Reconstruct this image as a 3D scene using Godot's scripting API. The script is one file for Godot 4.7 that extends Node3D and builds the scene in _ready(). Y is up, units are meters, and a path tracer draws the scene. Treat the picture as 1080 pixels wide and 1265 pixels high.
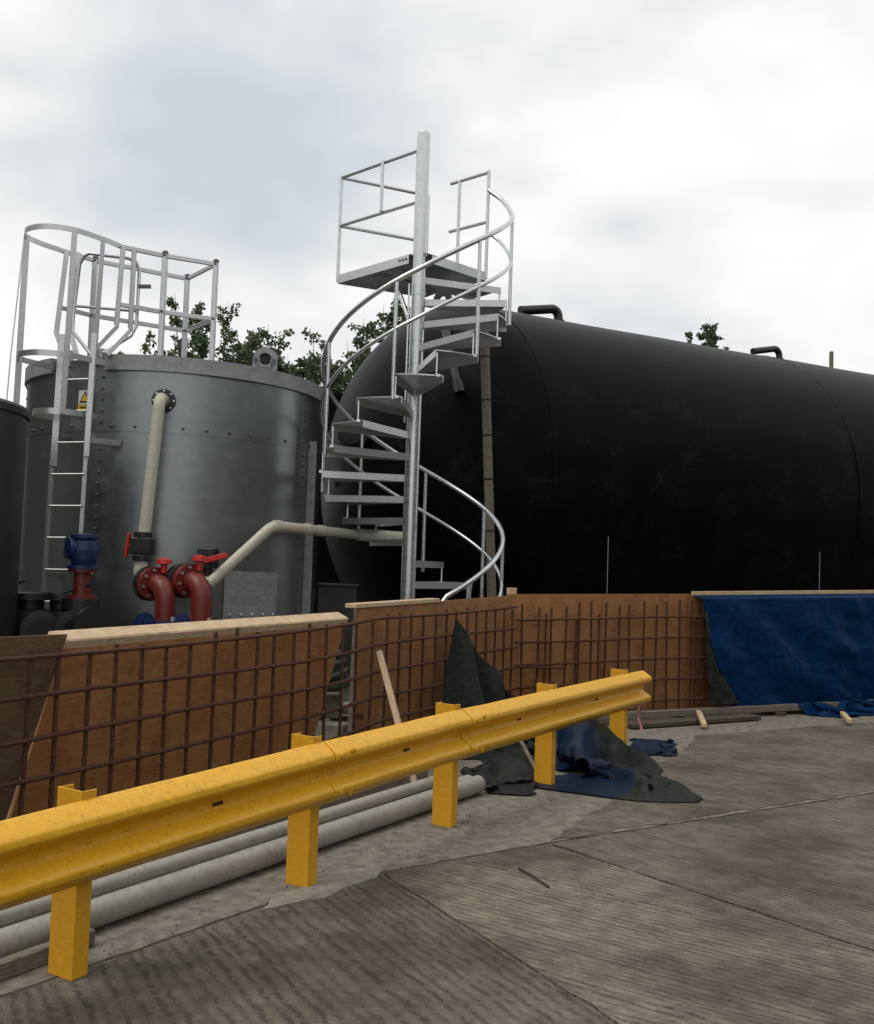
extends Node3D
# An industrial yard under an overcast sky: black digester tank, galvanised tank, spiral stair, bund wall formwork, crash barrier.
# Plan coordinates are written (x, height, depth); depth runs away from the camera, so z = -depth.

var rng := RandomNumberGenerator.new()
var M := {}
var used := {}

func V(x: float, y: float, d: float) -> Vector3:
	return Vector3(x, y, -d)

# ---------------------------------------------------------------- mesh building
class MB:
	var v := PackedVector3Array()
	var n := PackedVector3Array()
	var uv := PackedVector2Array()
	var uv2 := PackedVector2Array()
	var col := PackedColorArray()
	var two := false
	func tri(a, b, c, na, nb, nc, ua = Vector2.ZERO, ub = Vector2.ZERO, uc = Vector2.ZERO) -> void:
		if (b - a).cross(c - a).dot(na + nb + nc) > 0.0:
			v.append_array([a, c, b]); n.append_array([na, nc, nb]); uv.append_array([ua, uc, ub])
		else:
			v.append_array([a, b, c]); n.append_array([na, nb, nc]); uv.append_array([ua, ub, uc])
	func face(a, b, c, toward, ua = Vector2.ZERO, ub = Vector2.ZERO, uc = Vector2.ZERO) -> void:
		var nn = (b - a).cross(c - a)
		if nn.length_squared() < 1e-16: return
		nn = nn.normalized()
		if nn.dot(toward) < 0: nn = -nn
		tri(a, b, c, nn, nn, nn, ua, ub, uc)
	func quad(a, b, c, d, toward, ua = Vector2.ZERO, ub = Vector2.RIGHT, uc = Vector2.ONE, ud = Vector2.DOWN) -> void:
		face(a, b, c, toward, ua, ub, uc); face(a, c, d, toward, ua, uc, ud)
	# box with chamfered edges: centre, three unit axes, half sizes
	func box(o: Vector3, ax: Vector3, ay: Vector3, az: Vector3, h: Vector3, ch := 0.004, shift := Vector2.ZERO) -> void:
		ch = minf(ch, minf(h.x, minf(h.y, h.z)) * 0.45)
		var A = [ax, ay, az]
		var H = [h.x, h.y, h.z]
		for k in 3:
			var p = A[k]; var q = A[(k + 1) % 3]; var r = A[(k + 2) % 3]
			var hp = H[k]; var hq = H[(k + 1) % 3]; var hr = H[(k + 2) % 3]
			for s in [-1.0, 1.0]:
				var c = o + p * hp * s
				var q1 = q * (hq - ch); var r1 = r * (hr - ch)
				# u always runs along the longer side
				var su = Vector2(hq, 0); var sv = Vector2(0, hr)
				if hr > hq:
					su = Vector2(0, hq); sv = Vector2(hr, 0)
				var f = shift + Vector2(k * 0.37, s * 0.21)
				quad(c - q1 - r1, c + q1 - r1, c + q1 + r1, c - q1 + r1, p * s, f - su - sv, f + su - sv, f + su + sv, f - su + sv)
			for s in [-1.0, 1.0]:
				for t in [-1.0, 1.0]:
					var e = o + p * s * hp + q * t * (hq - ch); var g = o + p * s * (hp - ch) + q * t * hq
					var r2 = r * (hr - ch)
					var w = shift
					quad(e - r2, e + r2, g + r2, g - r2, p * s + q * t, w + Vector2(-hr, 0), w + Vector2(hr, 0), w + Vector2(hr, ch), w + Vector2(-hr, ch))
		for sx in [-1.0, 1.0]:
			for sy in [-1.0, 1.0]:
				for sz in [-1.0, 1.0]:
					var e = o + ax * sx * h.x + ay * sy * h.y + az * sz * h.z
					face(e - (ay * sy + az * sz) * ch, e - (ax * sx + az * sz) * ch, e - (ax * sx + ay * sy) * ch, ax * sx + ay * sy + az * sz, shift, shift, shift)
	func bar(a: Vector3, b: Vector3, w: float, h: float, up := Vector3.UP, ch := 0.003, shift := Vector2.ZERO) -> void:
		var l = (b - a).normalized()
		if absf(l.dot(up)) > 0.99: up = Vector3.BACK
		var s = l.cross(up).normalized()
		var t = s.cross(l).normalized()
		box((a + b) / 2, l, t, s, Vector3((b - a).length() / 2, h / 2, w / 2), ch, shift)
	func tube(path: Array, r, sides := 10, caps := true, shift := 0.0) -> void:
		var m = path.size()
		var t0: Vector3 = (path[1] - path[0]).normalized()
		var u: Vector3 = t0.cross(Vector3.UP if absf(t0.y) < 0.9 else Vector3.RIGHT).normalized()
		var rings = []; var nrm = []; var along = shift; var ll = []
		for i in m:
			var t: Vector3
			if i == 0: t = t0
			elif i == m - 1: t = (path[m - 1] - path[m - 2]).normalized()
			else: t = ((path[i] - path[i - 1]).normalized() + (path[i + 1] - path[i]).normalized()).normalized()
			u = (u - t * u.dot(t)).normalized()
			var w = t.cross(u)
			var rr = r[i] if r is Array else r
			var ring = []; var nn = []
			for k in sides:
				var a = TAU * k / sides
				var dn = u * cos(a) + w * sin(a)
				nn.append(dn); ring.append(path[i] + dn * rr)
			if i > 0: along += (path[i] - path[i - 1]).length()
			ll.append(along); rings.append(ring); nrm.append(nn)
		var r0 = r[0] if r is Array else r
		for i in m - 1:
			for k in sides:
				var k2 = (k + 1) % sides
				var ua = Vector2(ll[i], TAU * r0 * k / sides); var ub = Vector2(ll[i], TAU * r0 * (k + 1) / sides)
				var uc = Vector2(ll[i + 1], ub.y); var ud = Vector2(ll[i + 1], ua.y)
				tri(rings[i][k], rings[i][k2], rings[i + 1][k2], nrm[i][k], nrm[i][k2], nrm[i + 1][k2], ua, ub, uc)
				tri(rings[i][k], rings[i + 1][k2], rings[i + 1][k], nrm[i][k], nrm[i + 1][k2], nrm[i + 1][k], ua, uc, ud)
		if caps:
			for e in [0, m - 1]:
				var tt = -t0 if e == 0 else (path[m - 1] - path[m - 2]).normalized()
				for k in sides: face(path[e], rings[e][k], rings[e][(k + 1) % sides], tt)
	# solid of revolution about axis; profile of [radius, along]; hard edges between segments
	func lathe(o: Vector3, axis: Vector3, prof: Array, sides := 20) -> void:
		var u = axis.cross(Vector3.UP if absf(axis.y) < 0.9 else Vector3.RIGHT).normalized()
		var w = axis.cross(u)
		for i in prof.size() - 1:
			var p = prof[i]; var q = prof[i + 1]
			var dr = q[0] - p[0]; var dh = q[1] - p[1]
			for k in sides:
				var a = TAU * k / sides; var b = TAU * (k + 1) / sides
				var da = u * cos(a) + w * sin(a); var db = u * cos(b) + w * sin(b)
				var na = (da * dh - axis * dr).normalized(); var nb = (db * dh - axis * dr).normalized()
				var A = o + axis * p[1] + da * p[0]; var B = o + axis * p[1] + db * p[0]
				var C = o + axis * q[1] + db * q[0]; var D = o + axis * q[1] + da * q[0]
				var U = [Vector2(a * p[0], p[1]), Vector2(b * p[0], p[1]), Vector2(b * q[0], q[1]), Vector2(a * q[0], q[1])]
				if p[0] > 1e-5: _keep(A, B, C, na, nb, nb, U[0], U[1], U[2])
				if q[0] > 1e-5: _keep(A, C, D, na, nb, na, U[0], U[2], U[3])
	func _keep(a, b, c, na, nb, nc, ua, ub, uc) -> void:
		tri(a, b, c, na, nb, nc, ua, ub, uc)
	# smooth sheet from a grid of points [i][j]
	func sheet(g: Array, us := 1.0, vs := 1.0, toward := Vector3.UP, thick := 0.0) -> void:
		var ni = g.size(); var nj = g[0].size()
		var nr = []
		for i in ni:
			var row = []
			for j in nj:
				var du = g[mini(i + 1, ni - 1)][j] - g[maxi(i - 1, 0)][j]
				var dv = g[i][mini(j + 1, nj - 1)] - g[i][maxi(j - 1, 0)]
				var nn = du.cross(dv)
				nn = nn.normalized() if nn.length_squared() > 1e-18 else toward
				row.append(nn if nn.dot(toward) >= 0 or thick < 0 else -nn)
			nr.append(row)
		for i in ni - 1:
			for j in nj - 1:
				var ua = Vector2(i * us, j * vs); var ub = Vector2((i + 1) * us, j * vs); var uc = Vector2((i + 1) * us, (j + 1) * vs); var ud = Vector2(i * us, (j + 1) * vs)
				tri(g[i][j], g[i + 1][j], g[i + 1][j + 1], nr[i][j], nr[i + 1][j], nr[i + 1][j + 1], ua, ub, uc)
				tri(g[i][j], g[i + 1][j + 1], g[i][j + 1], nr[i][j], nr[i + 1][j + 1], nr[i][j + 1], ua, uc, ud)
				if thick > 0:
					var A = g[i][j] - nr[i][j] * thick; var B = g[i + 1][j] - nr[i + 1][j] * thick; var C = g[i + 1][j + 1] - nr[i + 1][j + 1] * thick; var D = g[i][j + 1] - nr[i][j + 1] * thick
					tri(A, B, C, -nr[i][j], -nr[i + 1][j], -nr[i + 1][j + 1], ua, ub, uc)
					tri(A, C, D, -nr[i][j], -nr[i + 1][j + 1], -nr[i][j + 1], ua, uc, ud)
	# flat prism over a plan outline (x, depth)
	func prism(pts: PackedVector2Array, y0: float, y1: float, turn := 0.0, scl := 1.0, off := Vector2.ZERO, bev := 0.0) -> void:
		var ix = Geometry2D.triangulate_polygon(pts)
		var top = pts
		if bev > 0:
			var g = Geometry2D.offset_polygon(pts, -bev, Geometry2D.JOIN_MITER)
			if g.size() == 1 and g[0].size() == pts.size():
				# match the start vertex
				var best = 0
				for k in g[0].size():
					if g[0][k].distance_to(pts[0]) < g[0][best].distance_to(pts[0]): best = k
				var dirn = 1 if g[0][(best + 1) % g[0].size()].distance_to(pts[1]) < g[0][(best - 1 + g[0].size()) % g[0].size()].distance_to(pts[1]) else -1
				top = PackedVector2Array()
				for k in pts.size(): top.append(g[0][(best + dirn * k + g[0].size() * 2) % g[0].size()])
				ix = Geometry2D.triangulate_polygon(top)
			else: bev = 0.0
		var f = func(p): return (p.rotated(turn)) * scl + off
		for k in range(0, ix.size(), 3):
			var a = top[ix[k]]; var b = top[ix[k + 1]]; var c = top[ix[k + 2]]
			face(Vector3(a.x, y1, -a.y), Vector3(b.x, y1, -b.y), Vector3(c.x, y1, -c.y), Vector3.UP, f.call(a), f.call(b), f.call(c))
			face(Vector3(a.x, y0, -a.y), Vector3(b.x, y0, -b.y), Vector3(c.x, y0, -c.y), Vector3.DOWN, f.call(a), f.call(b), f.call(c))
		var ctr = Vector2.ZERO
		for p in pts: ctr += p / pts.size()
		for k in pts.size():
			var a = pts[k]; var b = pts[(k + 1) % pts.size()]
			var ta = top[k]; var tb = top[(k + 1) % pts.size()]
			var o = (a + b) / 2 - ctr
			var ym = y1 - bev
			var l = a.distance_to(b)
			var tw = Vector3(o.x, 0, -o.y)
			var e = (b - a).normalized(); var nn = Vector3(e.y, 0, e.x)
			if nn.dot(tw) < 0: nn = -nn
			quad(Vector3(a.x, y0, -a.y), Vector3(b.x, y0, -b.y), Vector3(b.x, ym, -b.y), Vector3(a.x, ym, -a.y), nn, Vector2(0, y0), Vector2(l, y0), Vector2(l, ym), Vector2(0, ym))
			if bev > 0:
				quad(Vector3(a.x, ym, -a.y), Vector3(b.x, ym, -b.y), Vector3(tb.x, y1, -tb.y), Vector3(ta.x, y1, -ta.y), nn + Vector3.UP, f.call(a), f.call(b), f.call(tb), f.call(ta))
	# turn every face so that it looks away from an axis through o along ax (or from the point o)
	func outward(o: Vector3, ax := Vector3.ZERO) -> void:
		for i in range(0, v.size(), 3):
			var c = (v[i] + v[i + 1] + v[i + 2]) / 3.0 - o
			c -= ax * c.dot(ax)
			for k in 3:
				if n[i + k].dot(c) < 0: n[i + k] = -n[i + k]
			if (v[i + 1] - v[i]).cross(v[i + 2] - v[i]).dot(c) > 0:
				var q = v[i + 1]; v[i + 1] = v[i + 2]; v[i + 2] = q
				var w = n[i + 1]; n[i + 1] = n[i + 2]; n[i + 2] = w
				var z = uv[i + 1]; uv[i + 1] = uv[i + 2]; uv[i + 2] = z
	func mesh(mat: Material) -> ArrayMesh:
		var arr = []
		arr.resize(Mesh.ARRAY_MAX)
		arr[Mesh.ARRAY_VERTEX] = v; arr[Mesh.ARRAY_NORMAL] = n; arr[Mesh.ARRAY_TEX_UV] = uv
		if uv2.size() == v.size(): arr[Mesh.ARRAY_TEX_UV2] = uv2
		if col.size() == v.size(): arr[Mesh.ARRAY_COLOR] = col
		var am = ArrayMesh.new()
		am.add_surface_from_arrays(Mesh.PRIMITIVE_TRIANGLES, arr)
		am.surface_set_material(0, mat)
		return am

# ---------------------------------------------------------------- scene tree helpers
func numbered(called: String) -> String:
	var k = used.get(called, 0)
	used[called] = k + 1
	return called if k == 0 else "%s_%03d" % [called, k]

func tag(o: Node, label: String, category: String, group := "") -> void:
	o.set_meta("label", label); o.set_meta("category", category)
	if group: o.set_meta("group", group)

func thing(called: String, label: String, category: String, at: Vector3, group := "") -> Node3D:
	var o = Node3D.new()
	o.name = numbered(called); o.position = at
	add_child(o); tag(o, label, category, group)
	return o

# commits a mesh written in world coordinates under parent (a top-level thing at its base, or a part of one)
func part(called: String, mb: MB, mat: Material, parent: Node3D) -> MeshInstance3D:
	var o = MeshInstance3D.new()
	var off = Vector3.ZERO
	var p: Node = parent
	while p != self:
		off += p.position
		p = p.get_parent()
	# each part sits at its own middle
	var box = AABB(mb.v[0], Vector3.ZERO)
	for q in mb.v: box = box.expand(q)
	var c = box.get_center()
	for i in mb.v.size(): mb.v[i] -= c
	o.mesh = mb.mesh(mat)
	o.name = called
	o.position = c - off
	parent.add_child(o, true)
	return o

func single(called: String, mb: MB, mat: Material, label: String, category: String, group := "") -> MeshInstance3D:
	var o = part(numbered(called), mb, mat, self)
	tag(o, label, category, group)
	return o

# ---------------------------------------------------------------- textures
func noise(sd: int, freq: float, type := FastNoiseLite.TYPE_SIMPLEX_SMOOTH, oct := 4) -> FastNoiseLite:
	var f = FastNoiseLite.new()
	f.seed = sd; f.frequency = freq; f.noise_type = type
	f.fractal_octaves = oct
	f.fractal_type = FastNoiseLite.FRACTAL_FBM if oct > 1 else FastNoiseLite.FRACTAL_NONE
	return f

func grey(f: FastNoiseLite, w: int, h: int) -> PackedByteArray:
	var im = f.get_seamless_image(w, h)
	im.convert(Image.FORMAT_L8)
	return im.get_data()

func tex(w: int, h: int, data: PackedByteArray, fmt := Image.FORMAT_RGB8) -> ImageTexture:
	return ImageTexture.create_from_image(Image.create_from_data(w, h, false, fmt, data))

func s8(x: float) -> int:   # linear to an sRGB byte
	x = clampf(x, 0, 1)
	return int(255.0 * (12.92 * x if x < 0.0031308 else 1.055 * pow(x, 1 / 2.4) - 0.055))

# colour ramp by a byte-valued field: list of [position, Color(linear)]
func ramp(field: PackedByteArray, w: int, h: int, stops: Array) -> ImageTexture:
	var lut = PackedByteArray()
	for i in 256:
		var x = i / 255.0
		var c: Color = stops[0][1]
		for k in stops.size() - 1:
			if x >= stops[k][0]:
				c = stops[k][1].lerp(stops[k + 1][1], clampf((x - stops[k][0]) / (stops[k + 1][0] - stops[k][0]), 0, 1))
		lut.append_array([s8(c.r), s8(c.g), s8(c.b)])
	var out = PackedByteArray()
	out.resize(w * h * 3)
	for i in w * h:
		var b = field[i] * 3
		out[i * 3] = lut[b]; out[i * 3 + 1] = lut[b + 1]; out[i * 3 + 2] = lut[b + 2]
	return tex(w, h, out)

func L(r: float, g: float, b: float) -> Color:
	return Color(r, g, b).linear_to_srgb()

func mat(c: Color, rough: float, metal := 0.0) -> StandardMaterial3D:
	var m = StandardMaterial3D.new()
	m.albedo_color = c; m.roughness = rough; m.metallic = metal
	return m

func tri_mat(t: Texture2D, scale: float, rough: float, metal := 0.0, rt: Texture2D = null, bump: Texture2D = null, depth := 0.1) -> StandardMaterial3D:
	var m = mat(Color.WHITE, rough, metal)
	m.albedo_texture = t
	m.uv1_triplanar = true; m.uv1_world_triplanar = true
	m.uv1_scale = Vector3.ONE * scale
	if rt: m.roughness_texture = rt
	if bump:
		m.heightmap_enabled = true; m.heightmap_texture = bump; m.heightmap_scale = depth
	return m

func uv_mat(t: Texture2D, scale: Vector2, rough: float, metal := 0.0, bump: Texture2D = null, depth := 0.1) -> StandardMaterial3D:
	var m = mat(Color.WHITE, rough, metal)
	m.albedo_texture = t
	m.uv1_scale = Vector3(scale.x, scale.y, 1)
	if bump:
		m.heightmap_enabled = true; m.heightmap_texture = bump; m.heightmap_scale = depth
	return m

func materials() -> void:
	var N = 512
	var fine = grey(noise(1, 0.09, FastNoiseLite.TYPE_SIMPLEX_SMOOTH, 3), N, N)
	var coarse = grey(noise(2, 0.008, FastNoiseLite.TYPE_SIMPLEX_SMOOTH, 5), N, N)
	var mid = grey(noise(3, 0.025, FastNoiseLite.TYPE_SIMPLEX_SMOOTH, 5), N, N)
	var cn = noise(4, 0.05, FastNoiseLite.TYPE_CELLULAR, 1)
	cn.cellular_return_type = FastNoiseLite.RETURN_CELL_VALUE
	var cell = grey(cn, N, N)
	# galvanising: spangle over soft mottling
	var f = PackedByteArray(); f.resize(N * N)
	for i in N * N: f[i] = clampi(int(cell[i] * 0.2 + mid[i] * 0.35 + coarse[i] * 0.3 + fine[i] * 0.15), 0, 255)
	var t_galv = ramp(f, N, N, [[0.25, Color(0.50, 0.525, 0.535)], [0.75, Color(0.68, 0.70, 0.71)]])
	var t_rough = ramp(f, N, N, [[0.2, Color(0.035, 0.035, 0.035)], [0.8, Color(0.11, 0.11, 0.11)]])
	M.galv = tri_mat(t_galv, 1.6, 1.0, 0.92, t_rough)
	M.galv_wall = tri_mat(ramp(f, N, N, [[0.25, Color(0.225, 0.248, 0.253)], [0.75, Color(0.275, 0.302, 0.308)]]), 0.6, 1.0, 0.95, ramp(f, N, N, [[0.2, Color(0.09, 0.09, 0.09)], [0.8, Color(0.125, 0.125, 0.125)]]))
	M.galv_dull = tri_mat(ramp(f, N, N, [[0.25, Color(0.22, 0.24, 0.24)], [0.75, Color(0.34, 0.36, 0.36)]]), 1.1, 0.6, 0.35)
	M.alu = tri_mat(ramp(mid, N, N, [[0.2, Color(0.45, 0.47, 0.475)], [0.8, Color(0.57, 0.585, 0.59)]]), 2.0, 0.34, 0.9)
	# checker plate: raised lozenges
	var chk = PackedByteArray(); chk.resize(256 * 256)
	for y in 256:
		for x in 256:
			var best = 0.0
			for q in 2:
				var a = fposmod(x + (16 if q else 0), 32.0) - 16.0; var b = fposmod(y + (16 if q else 0), 32.0) - 16.0
				var c1 = (a + b) * 0.7071 if q else (a - b) * 0.7071
				var c2 = (a - b) * 0.7071 if q else (a + b) * 0.7071
				best = maxf(best, 1.0 - (c1 * c1 / 100.0 + c2 * c2 / 12.0))
			chk[y * 256 + x] = clampi(int(255 * best), 0, 255)
	var t_chk = tex(256, 256, chk, Image.FORMAT_L8)
	M.checker = uv_mat(t_galv, Vector2(5, 5), 0.36, 0.9, t_chk, 0.9)
	M.bolt = mat(L(0.12, 0.12, 0.12), 0.5, 0.6)
	M.zinc_bolt = mat(L(0.55, 0.55, 0.53), 0.35, 0.8)
	# black tank wall: matt coating with dusty streaks and scuffs
	for i in N * N: f[i] = clampi(int(coarse[i] * 0.5 + fine[i] * 0.3 + mid[i] * 0.3 - 12), 0, 255)
	M.black = tri_mat(ramp(f, N, N, [[0.3, Color(0.003, 0.003, 0.0035)], [0.55, Color(0.0045, 0.0045, 0.005)], [0.7, Color(0.010, 0.0098, 0.0095)], [0.85, Color(0.022, 0.021, 0.02)]]), 0.35, 0.4, 0.0)
	M.black.metallic_specular = 0.14
	M.black_plastic = mat(L(0.012, 0.013, 0.014), 0.42)
	M.cladding = tri_mat(ramp(coarse, N, N, [[0.2, Color(0.045, 0.055, 0.05)], [0.8, Color(0.075, 0.085, 0.08)]]), 0.2, 0.55)
	M.rubber = mat(L(0.02, 0.02, 0.02), 0.75)
	# yellow barrier paint with grime specks and scuffs
	for i in N * N:
		var g = fine[i] * 0.55 + mid[i] * 0.45
		f[i] = clampi(int(g), 0, 255)
	M.yellow = tri_mat(ramp(f, N, N, [[0.20, Color(0.10, 0.045, 0.015)], [0.225, Color(0.42, 0.20, 0.02)], [0.30, Color(0.64, 0.325, 0.012)], [0.55, Color(0.79, 0.42, 0.014)], [0.8, Color(0.82, 0.455, 0.028)]]), 1.7, 0.42, 0.0)
	M.yellow_dirty = tri_mat(ramp(f, N, N, [[0.18, Color(0.25, 0.13, 0.02)], [0.3, Color(0.60, 0.295, 0.014)], [0.6, Color(0.68, 0.345, 0.016)], [0.85, Color(0.72, 0.38, 0.03)]]), 2.3, 0.5, 0.0)
	# plywood: long grain, knots and water stains
	var W = 1024; var H = 512
	var gn = noise(11, 0.01, FastNoiseLite.TYPE_SIMPLEX_SMOOTH, 4)
	var gf = noise(12, 0.02, FastNoiseLite.TYPE_SIMPLEX_SMOOTH, 3)
	var ply = PackedByteArray(); ply.resize(W * H)
	var lum = PackedByteArray(); lum.resize(W * H)
	for y in H:
		for x in W:
			var warp = gn.get_noise_2d(x * 0.35, y * 1.2)
			var ring = sin((y * 0.05 + warp * 7.0) * 2.0)
			var fib = gf.get_noise_2d(x * 0.5, y * 14.0)
			var st = gn.get_noise_2d(x * 0.6 + 900, y * 0.6)
			var splash = gf.get_noise_2d(x * 2.2 + 500, y * 3.1)
			ply[y * W + x] = clampi(int(128 + ring * 16 + fib * 45 + st * 60 + (150.0 * clampf((splash - 0.5) * 6.0, 0, 1))), 0, 255)
			lum[y * W + x] = clampi(int(128 + sin((y * 0.16 + warp * 5.0) * 2.0) * 34 + fib * 80 + st * 40), 0, 255)
	M.ply = []
	for q in 3:
		var k = [0.84, 0.75, 0.66][q]
		M.ply.append(uv_mat(ramp(ply, W, H, [[0.15, Color(0.15, 0.06, 0.02) * k], [0.45, Color(0.37, 0.168, 0.055) * k], [0.7, Color(0.45, 0.213, 0.077) * k], [0.9, Color(0.52, 0.30, 0.13) * k], [1.0, Color(0.46, 0.40, 0.33) * k]]), Vector2(0.55, 0.8), 0.62))
		M.ply[q].uv1_offset = Vector3(0.31 * q, 0.17 * q, 0)
	M.ply_grey = uv_mat(ramp(ply, W, H, [[0.15, Color(0.05, 0.032, 0.018)], [0.5, Color(0.12, 0.072, 0.036)], [0.85, Color(0.19, 0.13, 0.075)]]), Vector2(0.55, 0.8), 0.7)
	var t_lum = ramp(lum, W, H, [[0.15, Color(0.26, 0.17, 0.09)], [0.5, Color(0.54, 0.40, 0.25)], [0.9, Color(0.66, 0.53, 0.36)]])
	var t_lumh = tex(W, H, lum, Image.FORMAT_L8)
	M.lumber = uv_mat(t_lum, Vector2(0.9, 2.5), 0.7, 0.0, t_lumh, 0.06)
	M.lumber_old = uv_mat(ramp(lum, W, H, [[0.15, Color(0.06, 0.05, 0.04)], [0.5, Color(0.16, 0.135, 0.105)], [0.9, Color(0.27, 0.24, 0.2)]]), Vector2(0.9, 2.5), 0.85, 0.0, t_lumh, 0.1)
	M.lumber_dark = uv_mat(ramp(lum, W, H, [[0.15, Color(0.025, 0.018, 0.012)], [0.5, Color(0.07, 0.05, 0.034)], [0.9, Color(0.13, 0.10, 0.07)]]), Vector2(0.9, 2.5), 0.85, 0.0, t_lumh, 0.1)
	# rusted steel
	M.rust = tri_mat(ramp(mid, N, N, [[0.25, Color(0.032, 0.014, 0.008)], [0.55, Color(0.075, 0.028, 0.012)], [0.8, Color(0.14, 0.052, 0.02)]]), 4.0, 0.9)
	# plastics
	M.cream = tri_mat(ramp(mid, N, N, [[0.2, Color(0.42, 0.405, 0.325)], [0.8, Color(0.53, 0.515, 0.43)]]), 1.5, 0.4)
	M.grey_pipe = tri_mat(ramp(f, N, N, [[0.2, Color(0.19, 0.185, 0.155)], [0.4, Color(0.31, 0.303, 0.262)], [0.75, Color(0.38, 0.373, 0.33)]]), 0.8, 0.5)
	M.red = tri_mat(ramp(mid, N, N, [[0.2, Color(0.11, 0.012, 0.008)], [0.8, Color(0.17, 0.022, 0.014)]]), 3.0, 0.42)
	M.red_lever = mat(L(0.5, 0.025, 0.015), 0.4)
	M.blue = tri_mat(ramp(mid, N, N, [[0.2, Color(0.004, 0.015, 0.065)], [0.8, Color(0.008, 0.028, 0.11)]]), 3.0, 0.4)
	M.old_pole = tri_mat(ramp(mid, N, N, [[0.2, Color(0.10, 0.085, 0.06)], [0.8, Color(0.2, 0.175, 0.13)]]), 2.0, 0.7)
	M.white = mat(L(0.7, 0.7, 0.68), 0.5)
	M.sign_yellow = mat(L(0.72, 0.42, 0.02), 0.45)
	M.ink = mat(L(0.015, 0.015, 0.015), 0.5)
	M.pink = mat(L(0.5, 0.2, 0.22), 0.6)
	# tarpaulin weave: fine cross ribs, crease relief
	var cr = noise(21, 0.02, FastNoiseLite.TYPE_SIMPLEX_SMOOTH, 4)
	cr.fractal_type = FastNoiseLite.FRACTAL_RIDGED
	var crease = grey(cr, N, N)
	var t_crease = tex(N, N, crease, Image.FORMAT_L8)
	for i in N * N: f[i] = clampi(int(mid[i] * 0.6 + crease[i] * 0.25 + fine[i] * 0.15), 0, 255)
	M.tarp_blue = tri_mat(ramp(f, N, N, [[0.2, Color(0.0015, 0.016, 0.054)], [0.55, Color(0.002, 0.025, 0.084)], [0.85, Color(0.006, 0.042, 0.125)]]), 0.9, 0.5, 0.0, null, t_crease, 0.35)
	M.tarp_blue.metallic_specular = 0.16
	M.tarp_green = tri_mat(ramp(f, N, N, [[0.2, Color(0.009, 0.012, 0.010)], [0.55, Color(0.015, 0.020, 0.016)], [0.85, Color(0.026, 0.033, 0.026)]]), 0.9, 0.6, 0.0, null, t_crease, 0.5)
	M.tarp_green.metallic_specular = 0.3
	M.tarp_dark = tri_mat(ramp(f, N, N, [[0.2, Color(0.010, 0.011, 0.011)], [0.55, Color(0.018, 0.020, 0.018)], [0.85, Color(0.032, 0.034, 0.03)]]), 0.9, 0.6, 0.0, null, t_crease, 0.5)
	M.tarp_dark.metallic_specular = 0.3
	M.tarp_teal = tri_mat(ramp(f, N, N, [[0.2, Color(0.001, 0.008, 0.022)], [0.55, Color(0.002, 0.013, 0.036)], [0.85, Color(0.005, 0.024, 0.06)]]), 0.9, 0.5, 0.0, null, t_crease, 0.35)
	M.tarp_teal.metallic_specular = 0.3
	M.hose = mat(L(0.03, 0.05, 0.04), 0.55)
	# concrete. grooved: tined while wet, grooves along v, broken and filled with dirt
	var T = 800
	var cg = grey(noise(31, 0.4, FastNoiseLite.TYPE_SIMPLEX, 2), T, T)
	var cm = grey(noise(32, 0.03, FastNoiseLite.TYPE_SIMPLEX_SMOOTH, 5), T, T)
	var cb = grey(noise(33, 0.012, FastNoiseLite.TYPE_SIMPLEX_SMOOTH, 4), T, T)
	var line = PackedFloat32Array(); line.resize(T)
	rng.seed = 5
	var x0 = 0.0
	while x0 < T - 8:
		var wd = rng.randf_range(4.5, 7.4); var dp = rng.randf_range(0.5, 1.0)
		for k in range(-8, 9):
			var ii = posmod(int(x0) + k, T)
			line[ii] = maxf(line[ii], dp * exp(-k * k / (wd * wd * 0.5)))
		x0 += rng.randf_range(14, 25)
	var gr = PackedByteArray(); gr.resize(T * T)
	var hg = PackedByteArray(); hg.resize(T * T)
	for y in T:
		for x in T:
			var i = y * T + x
			var wob = int((cb[i] - 128) * 0.05)
			var l = line[posmod(x + wob, T)]
			var brk = clampf((cm[i] - 88) / 45.0, 0.12, 1.0)
			l *= brk
			var g = 0.52 + (cg[i] - 128) / 255.0 * 0.75 + (cm[i] - 128) / 255.0 * 0.3 + (cb[i] - 128) / 255.0 * 0.35 - l * 0.40 + 0.10
			gr[i] = clampi(int(g * 255), 0, 255)
			hg[i] = clampi(int(185 - l * 150 + (cg[i] - 128) * 0.4), 0, 255)
	var conc = [[0.1, Color(0.035, 0.030, 0.023)], [0.35, Color(0.085, 0.074, 0.058)], [0.6, Color(0.165, 0.146, 0.117)], [0.85, Color(0.27, 0.243, 0.20)]]
	var t_gr = ramp(gr, T, T, conc)
	var t_hg = tex(T, T, hg, Image.FORMAT_L8)
	var stain = ramp(coarse, N, N, [[0.22, Color(0.52, 0.50, 0.48)], [0.5, Color(0.85, 0.84, 0.83)], [0.75, Color(1, 1, 1)]])
	M.slab = []
	for q in 3:
		var m = uv_mat(t_gr, [Vector2(0.42, 0.5), Vector2(0.55, 0.55), Vector2(0.62, 0.5)][q], 0.86, 0.0, t_hg, [1.0, 0.55, 0.5][q])
		m.albedo_color = [L(0.76, 0.745, 0.73), L(1.05, 1.03, 0.99), L(0.80, 0.785, 0.76)][q]
		m.detail_enabled = true; m.detail_albedo = stain; m.detail_blend_mode = BaseMaterial3D.BLEND_MODE_MUL; m.detail_uv_layer = BaseMaterial3D.DETAIL_UV_2
		m.uv2_scale = Vector3(0.21, 0.21, 1)
		M.slab.append(m)
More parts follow.
